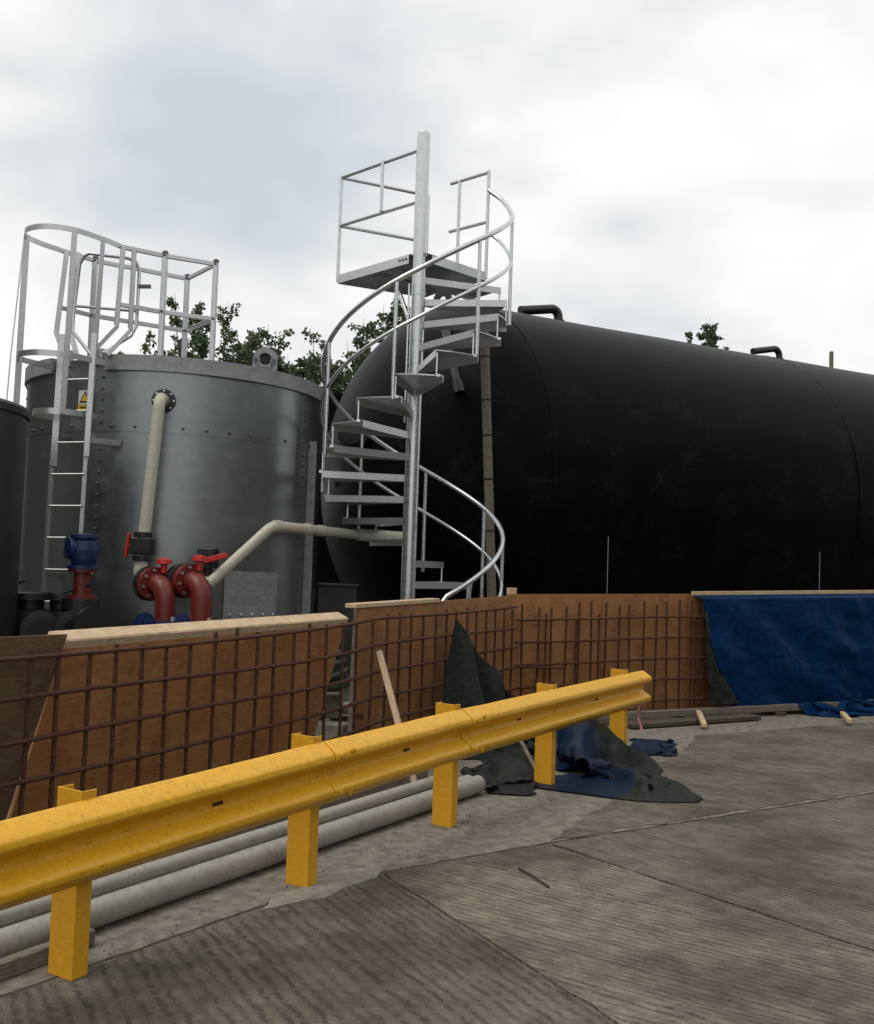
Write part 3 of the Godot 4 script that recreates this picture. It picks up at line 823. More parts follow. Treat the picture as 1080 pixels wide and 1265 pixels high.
# ---------------------------------------------------------------- ladder, cage and roof guard rail
func roof_guard() -> void:
	var t = thing("caged_ladder", "aluminium caged ladder and roof guard rail on the galvanised tank", "ladder", V(-3.75, 0, 10.05))
	var Ht = 4.9
	# plan of the hoop and of the two side rails
	var hoop = [V(-3.44, Ht, 10.26), V(-3.56, Ht, 10.03), V(-3.76, Ht, 9.77), V(-4.02, Ht, 9.68), V(-4.26, Ht, 9.80), V(-4.35, Ht, 10.02), V(-4.29, Ht, 10.23), V(-4.16, Ht, 10.44)]
	var cv = Curve3D.new()
	for i in hoop.size():
		var a = hoop[maxi(i - 1, 0)]; var b = hoop[mini(i + 1, hoop.size() - 1)]
		cv.add_point(hoop[i], -(b - a) / 6.0, (b - a) / 6.0)
	var sm = cv.tessellate(4, 2)
	var path = []
	for p in sm: path.append(p)
	flat_strip(path, 0.055, 0.008, "hoop", t)
	# lower hoop at roof level and the bracket hoop below it
	for q in [[3.62, 1.0, "hoop"], [3.06, 0.72, "bracket"]]:
		var lp = []
		for p in path:
			var c = V(-3.72, 0, 10.22)
			lp.append(Vector3(c.x + (p.x - c.x) * (1.0 if q[1] == 1.0 else 0.75), q[0], c.z + (p.z - c.z) * q[1]))
		flat_strip(lp, 0.06, 0.008, q[2], t)
	# side rails over the roof
	var N0 = hoop[0]; var N1 = V(-3.05, Ht, 10.52); var N2 = V(-2.55, Ht, 10.76)
	var F0 = hoop[7]; var F1 = V(-3.90, Ht, 10.78); var F2 = V(-3.02, Ht, 11.36)
	for q in [[N0, N1], [N1, N2], [F0, F1], [F1, F2], [N2, F2]]:
		for h in [0.0, -0.62]:
			if h < 0.0 and (q[0] == N0 or q[0] == F0):
				pass
			var m = MB.new()
			m.bar(q[0] + Vector3.UP * h, q[1] + Vector3.UP * h, 0.028, 0.05, Vector3.UP, 0.006)
			part("rail", m, M.alu, t)
	for p in [N1, N2, F1, F2]:
		var m = MB.new()
		m.box(Vector3(p.x, (Ht + GH + 0.04) / 2, p.z), Vector3.RIGHT, Vector3.UP, Vector3.BACK, Vector3(0.028, (Ht - GH) / 2, 0.028), 0.006)
		var po = part("post", m, M.alu, t)
		var c = MB.new()
		c.lathe(Vector3(p.x, Ht + 0.02, p.z), Vector3.UP, [[0.034, 0.0], [0.034, 0.02], [0.022, 0.035], [0.0, 0.04]], 12)
		part("cap", c, M.bolt, po)
		for y in [Ht, Ht - 0.62]:
			var b = MB.new()
			b.lathe(Vector3(p.x, y, p.z + 0.028), Vector3.BACK, [[0.016, 0.0], [0.016, 0.01], [0.0, 0.014]], 8)
			part("bolt", b, M.bolt, po)
	# cage straps
	var straps = [[hoop[5] + Vector3(0, 0, 0), 2.72, 0.06], [hoop[2], 3.02, 0.055], [hoop[1], 2.88, 0.045]]
	var lean = [Vector3(-0.01, 0, 0), Vector3(-0.02, 0, 0.0), Vector3(-0.06, 0, -0.06)]
	for i in 3:
		var m = MB.new()
		var p = straps[i][0]
		m.bar(Vector3(p.x, Ht + 0.02, p.z), Vector3(p.x + lean[i].x, straps[i][1], p.z + lean[i].z), straps[i][2], 0.014, Vector3(0.5, 0, 0.8), 0.003)
		part("strap", m, M.alu, t)
	# bent stiles where the walkway narrows down to the ladder
	var foot = [V(-3.96, 3.72, 10.13), V(-3.58, 3.74, 10.05)]
	for q in [[V(-4.10, Ht, 10.46), V(-4.14, 3.98, 10.40), V(-3.98, 3.76, 10.2)], [V(-3.99, Ht, 10.5), V(-4.0, 3.98, 10.45), V(-3.86, 3.72, 10.28)], [V(-3.42, Ht, 10.24), V(-3.44, 4.02, 10.22), V(-3.62, 3.76, 10.12)], [V(-3.33, Ht, 10.33), V(-3.33, 4.02, 10.34), V(-3.52, 3.72, 10.2)]]:
		var m = MB.new()
		m.bar(q[0], q[1], 0.05, 0.03, Vector3(0.5, 0, 0.8), 0.005)
		m.bar(q[1] + (q[0] - q[1]).normalized() * 0.012, q[2], 0.05, 0.03, Vector3(0.5, 0, 0.8), 0.005)
		part("bent_stile", m, M.alu, t)
	# rounded grab tube / gate frame
	var gt = [V(-3.66, 3.70, 10.16), V(-3.92, 3.98, 10.28), V(-3.93, 4.15, 10.3), V(-3.90, 4.72, 10.32), V(-3.86, 4.80, 10.32), V(-3.80, 4.83, 10.3), V(-3.42, 4.83, 10.42), V(-3.34, 4.80, 10.44), V(-3.30, 4.72, 10.45), V(-3.30, 4.1, 10.44), V(-3.34, 3.98, 10.4), V(-3.56, 3.74, 10.2)]
	var gm = MB.new(); gm.tube(gt, 0.019, 10); part("gate_tube", gm, M.alu, t)
	var gb = MB.new(); gb.tube([V(-3.92, 4.26, 10.3), V(-3.30, 4.26, 10.44)], 0.017, 8); part("gate_bar", gb, M.alu, t)
	var lt = MB.new(); lt.bar(V(-3.30, 4.53, 10.44), V(-3.17, 4.54, 10.46), 0.03, 0.04); part("latch", lt, M.bolt, t)
	# the ladder itself: a wide upper flight and a lower one hung below it
	for q in [[V(-3.95, 3.9, 10.08), V(-3.965, 2.52, 10.08), 0.07], [V(-3.585, 3.9, 9.99), V(-3.60, 2.62, 9.99), 0.06], [V(-3.985, 2.66, 10.10), V(-4.0, 1.15, 10.10), 0.05], [V(-3.615, 2.66, 10.02), V(-3.63, 1.15, 10.02), 0.045]]:
		var m = MB.new()
		m.bar(q[0], q[1], q[2], 0.026, Vector3(0.2, 0, 1), 0.004)
		part("stile", m, M.alu, t)
	for k in 8:
		var y = 3.42 - k * 0.327
		var m = MB.new()
		m.tube([V(-3.968 - 0.004 * k, y, 10.09), V(-3.60 - 0.004 * k, y + 0.005, 10.0)], 0.013, 8)
		part("rung", m, M.alu, t)
	for q in [[-3.97, 10.09, 10.48], [-3.61, 10.0, 10.36]]:
		for y in [2.86, 1.4]:
			var m = MB.new(); m.bar(V(q[0], y, q[1]), V(q[0], y, q[2]), 0.03, 0.05); part("standoff", m, M.alu, t)
	var wp = MB.new(); wp.bar(V(-3.60, 2.80, 10.02), V(-3.34, 2.80, 10.26), 0.02, 0.06); part("standoff", wp, M.galv_dull, t)
	# slack white cord hanging from the hoop
	var cm = MB.new(); cm.tube([V(-4.36, 4.87, 9.98), V(-4.375, 3.6, 9.86), V(-4.39, 2.2, 9.8), V(-4.4, 0.0, 9.8)], 0.007, 6)
	single("cord", cm, M.white, "thin pale cord hanging from the ladder cage hoop", "cord")

# flat strap bent edge-up along a path
func flat_strip(path: Array, h: float, w: float, called: String, t: Node3D) -> void:
	var m = MB.new()
	var o = []
	var n = path.size()
	for i in n:
		var d = (path[mini(i + 1, n - 1)] - path[maxi(i - 1, 0)]).normalized()
		o.append(d.cross(Vector3.UP).normalized() * w / 2)
	var U = Vector3.UP * h / 2
	for i in n - 1:
		var a = path[i]; var b = path[i + 1]; var p = o[i]; var q = o[i + 1]
		for s in [1.0, -1.0]:
			m.tri(a + p * s - U, b + q * s - U, b + q * s + U, p * s, q * s, q * s)
			m.tri(a + p * s - U, b + q * s + U, a + p * s + U, p * s, q * s, p * s)
			m.quad(a - p + U * s, b - q + U * s, b + q + U * s, a + p + U * s, U * s)
	part(called, m, M.alu, t)

# ---------------------------------------------------------------- spiral stair
const SX := -0.30
const SD := 11.2

func sp(deg: float, r: float, h: float) -> Vector3:   # degrees anticlockwise from the right, seen from above
	var a = deg_to_rad(deg)
	return V(SX + r * cos(a), h, SD + r * sin(a))

func rise(deg: float) -> float:
	return 3.63 + (deg - 273.0) * (0.243 if deg < 273.0 else 0.268) / 24.0

func spiral_stair() -> void:
	var t = thing("spiral_staircase", "galvanised spiral staircase with chequer plate treads beside the black tank", "staircase", V(SX, 0, SD))
	var hp = 5.23
	var pm = MB.new()
	pm.lathe(V(SX, 0, SD), Vector3.UP, [[0.0, 0.0], [0.20, 0.0], [0.20, 0.02], [0.078, 0.02], [0.078, 6.66], [0.070, 6.675], [0.0, 6.675]], 28)
	part("newel_post", pm, M.galv, t)
	for k in range(1, 21):
		var c = 273.0 + 24.0 * (k - 15)
		var h = rise(c); var dr = h - rise(c - 24.0)
		var a0 = c - 14.0; var a1 = c + 15.0
		var m = MB.new()
		# tray: top plate, lips folded down front and back, flat bar across the outer end
		var n = 6
		var th = 0.007; var lip = 0.078
		for i in n:
			var f0 = lerpf(a0, a1, float(i) / n); var f1 = lerpf(a0, a1, float(i + 1) / n)
			var q = [sp(f0, 0.085, h), sp(f1, 0.085, h), sp(f1, 1.03, h), sp(f0, 1.03, h)]
			var uvq = []
			for p in q: uvq.append(Vector2(p.x, p.z))
			m.quad(q[0], q[1], q[2], q[3], Vector3.UP, uvq[0], uvq[1], uvq[2], uvq[3])
			var dn = Vector3.DOWN * th
			m.quad(q[0] + dn, q[1] + dn, q[2] + dn, q[3] + dn, Vector3.DOWN, uvq[0], uvq[1], uvq[2], uvq[3])
			m.quad(q[3], q[2], q[2] + dn * 2.0, q[3] + dn * 2.0, sp(c, 2, 0) - sp(c, 1, 0))
		for e in [a0, a1]:
			var i0 = sp(e, 0.085, h - lip / 2); var i1 = sp(e, 1.03, h - lip / 2)
			var along = (i1 - i0).normalized()
			var side = along.cross(Vector3.UP)
			m.box((i0 + i1) / 2, along, Vector3.UP, side, Vector3(0.4725, lip / 2, 0.004), 0.001, Vector2(k * 0.3, 0))
		part("tread", m, M.checker, t)
		var cl = MB.new()
		cl.lathe(V(SX, h - 0.232, SD), Vector3.UP, [[0.078, 0.0], [0.0825, 0.0], [0.0825, 0.236], [0.078, 0.236]], 24)
		part("collar", cl, M.galv, t)
		# thin strut tying the outer corner to the tread below
		if k > 1:
			var s = MB.new()
			var top = sp(a0 + 1.0, 1.02, h - 0.03); var bot = sp(a0 + 1.0, 1.02, h - dr - 0.012)
			s.bar(top, bot, 0.018, 0.018)
			part("riser_strut", s, M.galv, t)
			var ft = MB.new()
			ft.box(sp(a0 + 2.0, 1.035, h - dr - 0.01), Vector3.RIGHT, Vector3.UP, Vector3.BACK, Vector3(0.022, 0.016, 0.022), 0.003)
			part("strut_foot", ft, M.galv, t)
	# helical rails
	for q in [[1.12, 0.027, -66.0, "handrail"], [0.60, 0.021, -40.0, "mid_rail"]]:
		var path = []
		var d = q[2]
		while d <= 393.0:
			var up = rise(d) + q[0]
			if d > 360.0: up += 0.10 * smoothstep(360.0, 397.0, d)
			path.append(sp(d, 1.06, up))
			d += 6.0
		path.append(V(0.50, rise(397.0) + q[0] + 0.12, 11.80))
		if q[3] == "handrail":
			path.push_front(sp(-71, 1.06, rise(-71) + 1.05))
			path.push_front(sp(-73, 1.06, rise(-73) + 0.96))
		var m = MB.new(); m.tube(path, q[1], 12); part(q[3], m, M.galv, t)
	for d in [-52.0, 0.0, 35.0, 82.0, 128.0, 170.0, 206.0, 259.0, 309.0, 355.0]:
		var m = MB.new()
		var b = sp(d, 1.06, rise(d) - 0.14); var tp = sp(d, 1.06, rise(d) + 1.11)
		m.tube([b, tp], 0.021, 10)
		part("baluster", m, M.galv, t)
	# landing
	var D = V(0.50, hp, 11.80); var G = V(0.02, hp, 12.22); var C = V(-0.25, hp, 12.62); var A = V(-1.34, hp, 12.12); var P = V(-0.36, hp, 11.14); var P2 = V(-0.22, hp, 11.12)
	var lm = MB.new()
	var outl = PackedVector2Array()
	for p in [P2, D, G, C, A, P]: outl.append(Vector2(p.x, -p.z))
	# the deck goes round the newel post
	var deck = outl
	var hole = PackedVector2Array()
	for k in 16: hole.append(Vector2(SX + 0.09 * cos(TAU * k / 16), SD + 0.09 * sin(TAU * k / 16)))
	var cut = Geometry2D.clip_polygons(deck, hole)
	if cut.size() >= 1: deck = cut[0]
	lm.prism(deck, hp - 0.008, hp)
	for i in lm.uv.size(): lm.uv[i] = Vector2(lm.v[i].x, lm.v[i].z)
	part("landing_deck", lm, M.checker, t)
	for q in [[P, A], [A, C], [C, G], [G, D], [P2, D]]:
		var m = MB.new()
		var e = (q[1] - q[0]).normalized()
		m.bar(q[0] + e * (0.09 if q[0] == P or q[0] == P2 else 0.006) - Vector3.UP * 0.055, q[1] - e * 0.006 - Vector3.UP * 0.055, 0.012, 0.11, Vector3.UP, 0.002)
		var f = part("fascia", m, M.galv, t)
		if q[0] == P:
			for k in 3:
				var b = MB.new()
				b.lathe(q[0] + e * (0.13 + 0.055 * k) - Vector3.UP * 0.05 + e.cross(Vector3.UP) * -0.006, -e.cross(Vector3.UP) * signf((-e.cross(Vector3.UP)).z), [[0.013, 0], [0.013, 0.012], [0, 0.014]], 8)
				part("bolt", b, M.bolt, f)
	var stf = MB.new(); stf.bar(V(-0.75, hp - 0.06, 11.6), V(-0.12, hp - 0.06, 12.2), 0.05, 0.10); part("joist", stf, M.galv, t)
	var br = MB.new(); br.bar(V(-0.62, hp - 0.10, 11.75), V(-0.40, hp - 0.75, 11.28), 0.03, 0.05); part("brace", br, M.galv, t)
	# landing guard rails
	var ht = 1.25; var hm = 0.63
	for h in [ht, hm]:
		for q in [[V(SX - 0.05, hp, SD + 0.03), A], [A, C], [D, V(0.04, hp, 12.20)]]:
			var m = MB.new()
			m.tube([q[0] + Vector3.UP * h, q[1] + Vector3.UP * h], 0.022, 10)
			part("guard_rail", m, M.galv, t)
	for p in [A, C, D, V(0.15, hp, 12.1)]:
		var m = MB.new()
		m.tube([p + Vector3.UP * -0.08, p + Vector3.UP * (ht + (0.02 if p == D else 0.0))], 0.022, 10)
		part("guard_post", m, M.galv, t)
	var mp = MB.new()
	var mpp = A.lerp(P, 0.56)
	mp.tube([mpp + Vector3.UP * hm, mpp + Vector3.UP * ht], 0.022, 10)
	part("guard_post", mp, M.galv, t)
	# twin flats clamped beside the newel at the middle of the flight
	for q in [[-0.105, 0.02]]:
		var m = MB.new()
		m.bar(V(SX + q[0], 3.25, SD - 0.07), V(SX + q[0], 4.86, SD - 0.07), 0.02, 0.03)
		part("clamp_flat", m, M.galv, t)

# ---------------------------------------------------------------- black tank cut by the left edge
func neighbour_tank() -> void:
	var t = thing("upright_black_tank", "upright black plastic tank cut off by the left edge of the view", "tank", V(-4.74, 0, 8.3))
	var m = MB.new()
	m.lathe(V(-4.74, 0, 8.3), Vector3.UP, [[0.0, 0.0], [1.14, 0.0], [1.14, 2.83]], 64)
	part("shell", m, M.black_plastic, t)
	var r = MB.new()
	r.lathe(V(-4.74, 0, 8.3), Vector3.UP, [[1.12, 2.84], [1.16, 2.80], [1.16, 2.86], [1.14, 2.885], [0.0, 2.98]], 64)
	part("lid", r, M.black_plastic, t)
	var u = thing("upright_black_tank", "black upright tank in the dark gap between galvanised tank and staircase", "tank", V(-1.7, 0, 19.5))
	var m2 = MB.new()
	m2.lathe(V(-1.7, 0, 19.5), Vector3.UP, [[0.0, 0.0], [1.7, 0.0], [1.7, 4.7]], 64)
	part("shell", m2, M.black, u)
	var r2 = MB.new()
	r2.lathe(V(-1.7, 0, 19.5), Vector3.UP, [[1.68, 4.70], [1.73, 4.66], [1.73, 4.74], [0.0, 4.95]], 64)
	part("lid", r2, M.black, u)

# ---------------------------------------------------------------- pipework in front of the galvanised tank
func bend(a: Vector3, corner: Vector3, b: Vector3, r: float, n := 8) -> Array:
	var d0 = (a - corner).normalized(); var d1 = (b - corner).normalized()
	var out = [a]
	for k in n + 1:
		var s = float(k) / n
		out.append((corner + d0 * r) * (1 - s) * (1 - s) + corner * 2 * s * (1 - s) + (corner + d1 * r) * s * s)
	out.append(b)
	return out

func pipework() -> void:
	var outn = gpt(0.195, 1, 0) - GC
	# vertical outlet pipe with its ball valve
	var t = thing("outlet_pipe", "cream plastic pipe dropping from the tank outlet through a black valve", "pipe", V(-2.99, 0, 9.98))
	var m = MB.new()
	var src = gpt(0.165, GR + 0.02, 3.27)
	m.tube(bend(src, V(-2.885, 3.27, 10.02), V(-2.97, 1.86, 10.0), 0.13), 0.062, 16)
	part("pipe", m, M.cream, t)
	var v = MB.new()
	v.box(V(-2.985, 1.73, 10.0), Vector3.RIGHT, Vector3.UP, Vector3.BACK, Vector3(0.105, 0.085, 0.09), 0.012)
	v.lathe(V(-2.985, 1.58, 10.0), Vector3.UP, [[0.08, 0.0], [0.092, 0.0], [0.092, 0.05], [0.08, 0.05]], 20)
	v.lathe(V(-2.985, 1.82, 10.0), Vector3.UP, [[0.092, 0.0], [0.092, 0.05], [0.06, 0.05]], 20)
	var vb = part("valve_body", v, M.black_plastic, t)
	var h = MB.new()
	h.bar(V(-3.135, 1.61, 9.96), V(-3.11, 1.86, 9.96), 0.05, 0.03, Vector3.RIGHT, 0.01)
	h.tube([V(-3.12, 1.73, 9.97), V(-3.08, 1.73, 9.98)], 0.03, 10)
	part("handle", h, M.red_lever, vb)
	var l = MB.new()
	l.tube(bend(V(-2.99, 1.62, 10.0), V(-2.99, 1.37, 9.98), V(-2.60, 1.37, 9.90), 0.12), 0.066, 16)
	part("elbow", l, M.cream, t)
	# two red elbows into blue valve bodies
	for q in 2:
		var x = [-2.75, -2.40][q]; var y = [1.36, 1.40][q]; var d = [9.62, 9.60][q]
		var e = thing("pump_elbow", ["red painted elbow under the black valve on cream outlet pipe", "red painted elbow at the foot of the slanting cream pipe"][q], "pipe fitting", V(x, 0, d), "red elbows on blue valves")
		var f = MB.new()
		var axis = Vector3(-0.72, 0.0, -0.69)
		axis = axis.normalized()
		f.lathe(V(x, y, d), axis, [[0.0, -0.05], [0.165, -0.05], [0.165, 0.0], [0.16, 0.035], [0.0, 0.035]], 28)
		part("flange", f, M.red, e)
		var f2 = MB.new()
		f2.lathe(V(x, y, d) + axis * 0.04, axis, [[0.0, 0.0], [0.17, 0.0], [0.17, 0.05 + 0.06 * q], [0.0, 0.05 + 0.06 * q]], 28)
		part("gasket_ring", f2, M.black_plastic, e)
		var el = MB.new()
		el.tube(bend(V(x, y, d), V(x + 0.17, y, d - 0.16), V(x + 0.18, y - 0.42, d - 0.16), 0.18), 0.098, 20)
		part("elbow", el, M.red, e)
		for k in 8:
			var a = TAU * k / 8.0 + 0.2
			var s = axis.cross(Vector3.UP)
			var b = MB.new()
			b.lathe(V(x, y, d) - axis * 0.05 + (s * cos(a) + Vector3.UP * sin(a)) * 0.135, -axis, [[0.015, 0.0], [0.015, 0.02], [0.0, 0.022]], 6)
			part("bolt", b, M.zinc_bolt, e)
		var bl = MB.new()
		bl.lathe(V(x + 0.18, 0.0, d - 0.16), Vector3.UP, [[0.0, 0.0], [0.13, 0.0], [0.13, 0.5], [0.19, 0.55], [0.19, 0.9], [0.15, 0.93], [0.15, 0.97], [0.20, 0.97], [0.20, 1.02], [0.10, 1.02]], 28)
		part("valve_body", bl, M.blue, e)
		var wh = MB.new()
		wh.lathe(V(x - 0.02, 0.98, d - 0.15), Vector3(-0.3, 0.2, 1).normalized(), [[0.0, -0.05], [0.09, -0.05], [0.11, 0.0], [0.09, 0.05], [0.0, 0.05]], 20)
		part("bonnet", wh, M.blue, e)
		var wb = MB.new()
		wb.lathe(V(x + 0.26, 1.035, d - 0.20), Vector3.UP, [[0.03, -0.02], [0.03, 0.02], [0.0, 0.03]], 8)
		wb.lathe(V(x + 0.18, 1.03, d - 0.22), Vector3.UP, [[0.028, -0.02], [0.028, 0.02], [0.0, 0.03]], 8)
		part("nuts", wb, M.zinc_bolt, e)
		var lv = MB.new()
		lv.lathe(V(x + 0.10, y + 0.17, d), Vector3.UP, [[0.03, -0.06], [0.03, 0.02], [0.075, 0.03], [0.07, 0.07], [0.0, 0.09]], 14)
		part("air_valve", lv, M.red_lever, e)
	# slanting cream pipe that turns and runs level past the stair
	var u = thing("transfer_pipe", "cream plastic pipe rising at a slant then running level behind the stair", "pipe", V(-2.2, 0, 9.85))
	var p = MB.new()
	p.tube(bend(V(-2.26, 1.37, 9.85), V(-1.70, 1.985, 10.15), V(-0.95, 1.98, 11.9), 0.09), 0.056, 16)
	part("pipe", p, M.cream, u)
	var p2 = MB.new(); p2.tube([V(-0.95, 1.98, 11.9), V(-0.33, 1.97, 12.35)], 0.075, 16); part("pipe", p2, M.cream, u)
	for q in [[V(-1.66, 1.985, 10.24), 0.066], [V(-1.42, 1.984, 10.8), 0.066], [V(-1.30, 1.984, 11.08), 0.064]]:
		var c = MB.new()
		var ax = (V(-0.95, 1.98, 11.9) - V(-1.70, 1.985, 10.15)).normalized()
		c.lathe(q[0], ax, [[0.055, -0.05], [q[1], -0.05], [q[1], 0.05], [0.055, 0.05]], 18)
		part("socket", c, M.cream, u)
	var bv = MB.new()
	bv.box(V(-2.30, 1.63, 9.95), Vector3(1, 0, 0.1).normalized(), Vector3.UP, Vector3(-0.1, 0, 1).normalized(), Vector3(0.09, 0.10, 0.085), 0.012)
	bv.tube([V(-2.30, 1.30, 9.95), V(-2.30, 1.55, 9.95)], 0.05, 14)
	var bvo = part("valve_body", bv, M.black_plastic, u)
	var bh = MB.new()
	bh.bar(V(-2.31, 1.60, 9.83), V(-2.08, 1.665, 9.80), 0.03, 0.055, Vector3.UP, 0.012)
	part("handle", bh, M.red_lever, bvo)
	var fo = MB.new()
	fo.tube([V(-2.45, 1.38, 9.80), V(-2.35, 1.38, 9.85), V(-2.26, 1.37, 9.85)], 0.07, 16)
	part("coupling", fo, M.cream, u)
	# check valve stack and black tees by the ladder foot
	var w = thing("check_valve", "dark blue check valve on a red spool piece in front of the ladder", "valve", V(-3.22, 0, 9.0))
	var bb = MB.new()
	bb.lathe(V(-3.22, 1.22, 9.0), Vector3.UP, [[0.0, 0.27], [0.145, 0.27], [0.145, 0.30], [0.105, 0.31], [0.125, 0.36], [0.135, 0.44], [0.125, 0.52], [0.10, 0.55], [0.13, 0.55], [0.13, 0.58], [0.0, 0.60]], 28)
	bb.lathe(V(-3.30, 1.68, 8.95), Vector3(-0.75, 0, 0.65).normalized(), [[0.0, 0.0], [0.10, 0.0], [0.10, 0.06], [0.0, 0.08]], 20)
	part("valve_body", bb, M.blue, w)
	var rd = MB.new()
	rd.lathe(V(-3.22, 1.22, 9.0), Vector3.UP, [[0.0, 0.0], [0.13, 0.0], [0.13, 0.03], [0.078, 0.035], [0.078, 0.235], [0.13, 0.24], [0.13, 0.27], [0.0, 0.27]], 24)
	part("spool", rd, M.red, w)
	var tee = MB.new()
	tee.lathe(V(-3.22, 0, 9.0), Vector3.UP, [[0.0, 0.0], [0.12, 0.0], [0.12, 1.12], [0.17, 1.12], [0.17, 1.22], [0.0, 1.22]], 24)
	tee.tube([V(-3.22, 0.98, 9.0), V(-2.98, 0.98, 8.72)], 0.13, 20)
	tee.lathe(V(-3.0, 0.98, 8.74), V(0.24, 0, -0.28).normalized(), [[0.0, -0.03], [0.19, -0.03], [0.19, 0.03], [0.0, 0.03]], 24)
	part("tee", tee, M.black_plastic, w)
	var tb = MB.new()
	for k in 5: tb.lathe(V(-3.10 + 0.012 * k, 1.03 + 0.05 * sin(k * 2.0), 8.80 + 0.01 * k), V(0.3, 0.5, -0.9).normalized(), [[0.018, -0.02], [0.018, 0.02], [0.0, 0.024]], 6)
	part("nuts", tb, M.zinc_bolt, w)
	for q in 2:
		var x = [-3.66, -3.42][q]; var d = [8.95, 9.1][q]
		var g = thing("lever_valve", ["black pipe tee with blue lever valve beside the left black tank", "black pipe tee with a raised blue lever beside the red spool"][q], "valve", V(x, 0, d), "lever valves by the ladder")
		var gm = MB.new()
		gm.lathe(V(x, 0, d), Vector3.UP, [[0.0, 0.0], [0.14, 0.0], [0.14, 0.9], [0.20, 0.92], [0.20, 1.10], [0.12, 1.12], [0.12, 1.20], [0.19, 1.20], [0.19, 1.26], [0.0, 1.26]], 24)
		gm.tube([V(x, 0.95, d), V(x + 0.22, 0.95, d - 0.30)], 0.12, 18)
		gm.lathe(V(x + 0.2, 0.95, d - 0.27), V(0.22, 0, -0.3).normalized(), [[0.0, -0.03], [0.17, -0.03], [0.17, 0.03], [0.10, 0.04], [0.0, 0.04]], 22)
		part("tee", gm, M.black_plastic, g)
		var bo = MB.new()
		bo.lathe(V(x + [(-0.16), 0.20][q], 1.02, d - 0.12), Vector3.UP, [[0.0, -0.12], [0.07, -0.12], [0.075, 0.1], [0.05, 0.16], [0.03, 0.26], [0.0, 0.26]], 16)
		part("valve_body", bo, M.blue, g)
		var lvm = MB.new()
		var lb = V(x + [(-0.16), 0.18][q], 1.28, d - 0.12)
		lvm.bar(lb + Vector3(-0.17, -0.03, 0), lb + Vector3(0.16, 0.09, 0.02), 0.05, 0.016, Vector3.UP, 0.004)
		part("lever", lvm, M.blue, g)
		var bn = MB.new()
		for k in 4: bn.lathe(V(x + 0.14 + 0.02 * k, 1.02 - 0.03 * k, d - 0.32 + 0.012 * k), V(0.3, 0.5, -0.9).normalized(), [[0.016, -0.02], [0.016, 0.02], [0.0, 0.024]], 6)
		part("nuts", bn, M.zinc_bolt, g)
	# dull grey cabinet between the tank and the stair
	var cb = thing("grey_cabinet", "low dull grey cabinet in the dark behind the staircase foot", "cabinet", V(-1.30, 0, 13.4))
	var cbm = MB.new(); cbm.box(V(-1.30, 0.66, 13.4), Vector3.RIGHT, Vector3.UP, Vector3.BACK, Vector3(0.26, 0.66, 0.2), 0.01); part("body", cbm, M.cladding, cb)
	var cbl = MB.new(); cbl.box(V(-1.30, 1.335, 13.4), Vector3.RIGHT, Vector3.UP, Vector3.BACK, Vector3(0.28, 0.015, 0.22), 0.004); part("lid", cbl, M.cladding, cb)

# ---------------------------------------------------------------- bund wall under construction: plywood shutters and reinforcement
const WA := Vector2(-1.93, 5.30)        # a point of the long wall line (x, depth)
const WD := Vector2(0.4935, 0.8698)     # its direction
const WN := Vector2(0.8698, -0.4935)    # towards the barrier
const KINK := Vector2(0.85, 10.20)
const RD := Vector2(0.885, 0.465)       # right-hand wall
const RN := Vector2(0.465, -0.885)

func wl(s: float, off: float, y: float) -> Vector3:
	var p = WA + WD * s + WN * off
	return V(p.x, y, p.y)

func wr(s: float, off: float, y: float) -> Vector3:
	var p = KINK + RD * s + RN * off
	return V(p.x, y, p.y)

func sheet_panel(m: MB, a: Vector3, b: Vector3, c: Vector3, d: Vector3, out: Vector3, th: float, shift: Vector2) -> void:
	# a b bottom, c d top (a under d); face towards out
	var o = out.normalized() * th
	var w = (b - a).length(); var h = (d - a).length()
	m.quad(a, b, c, d, out, shift, shift + Vector2(w, 0), shift + Vector2(w, h), shift + Vector2(0, h))
	m.quad(a - o, b - o, c - o, d - o, -out, shift, shift + Vector2(w, 0), shift + Vector2(w, h), shift + Vector2(0, h))
	for e in [[a, b], [b, c], [c, d], [d, a]]:
		var mid = (e[0] + e[1]) / 2 - (a + b + c + d) / 4
		m.quad(e[0], e[1], e[1] - o, e[0] - o, mid, Vector2.ZERO, Vector2((e[1] - e[0]).length(), 0), Vector2((e[1] - e[0]).length(), th), Vector2(0, th))

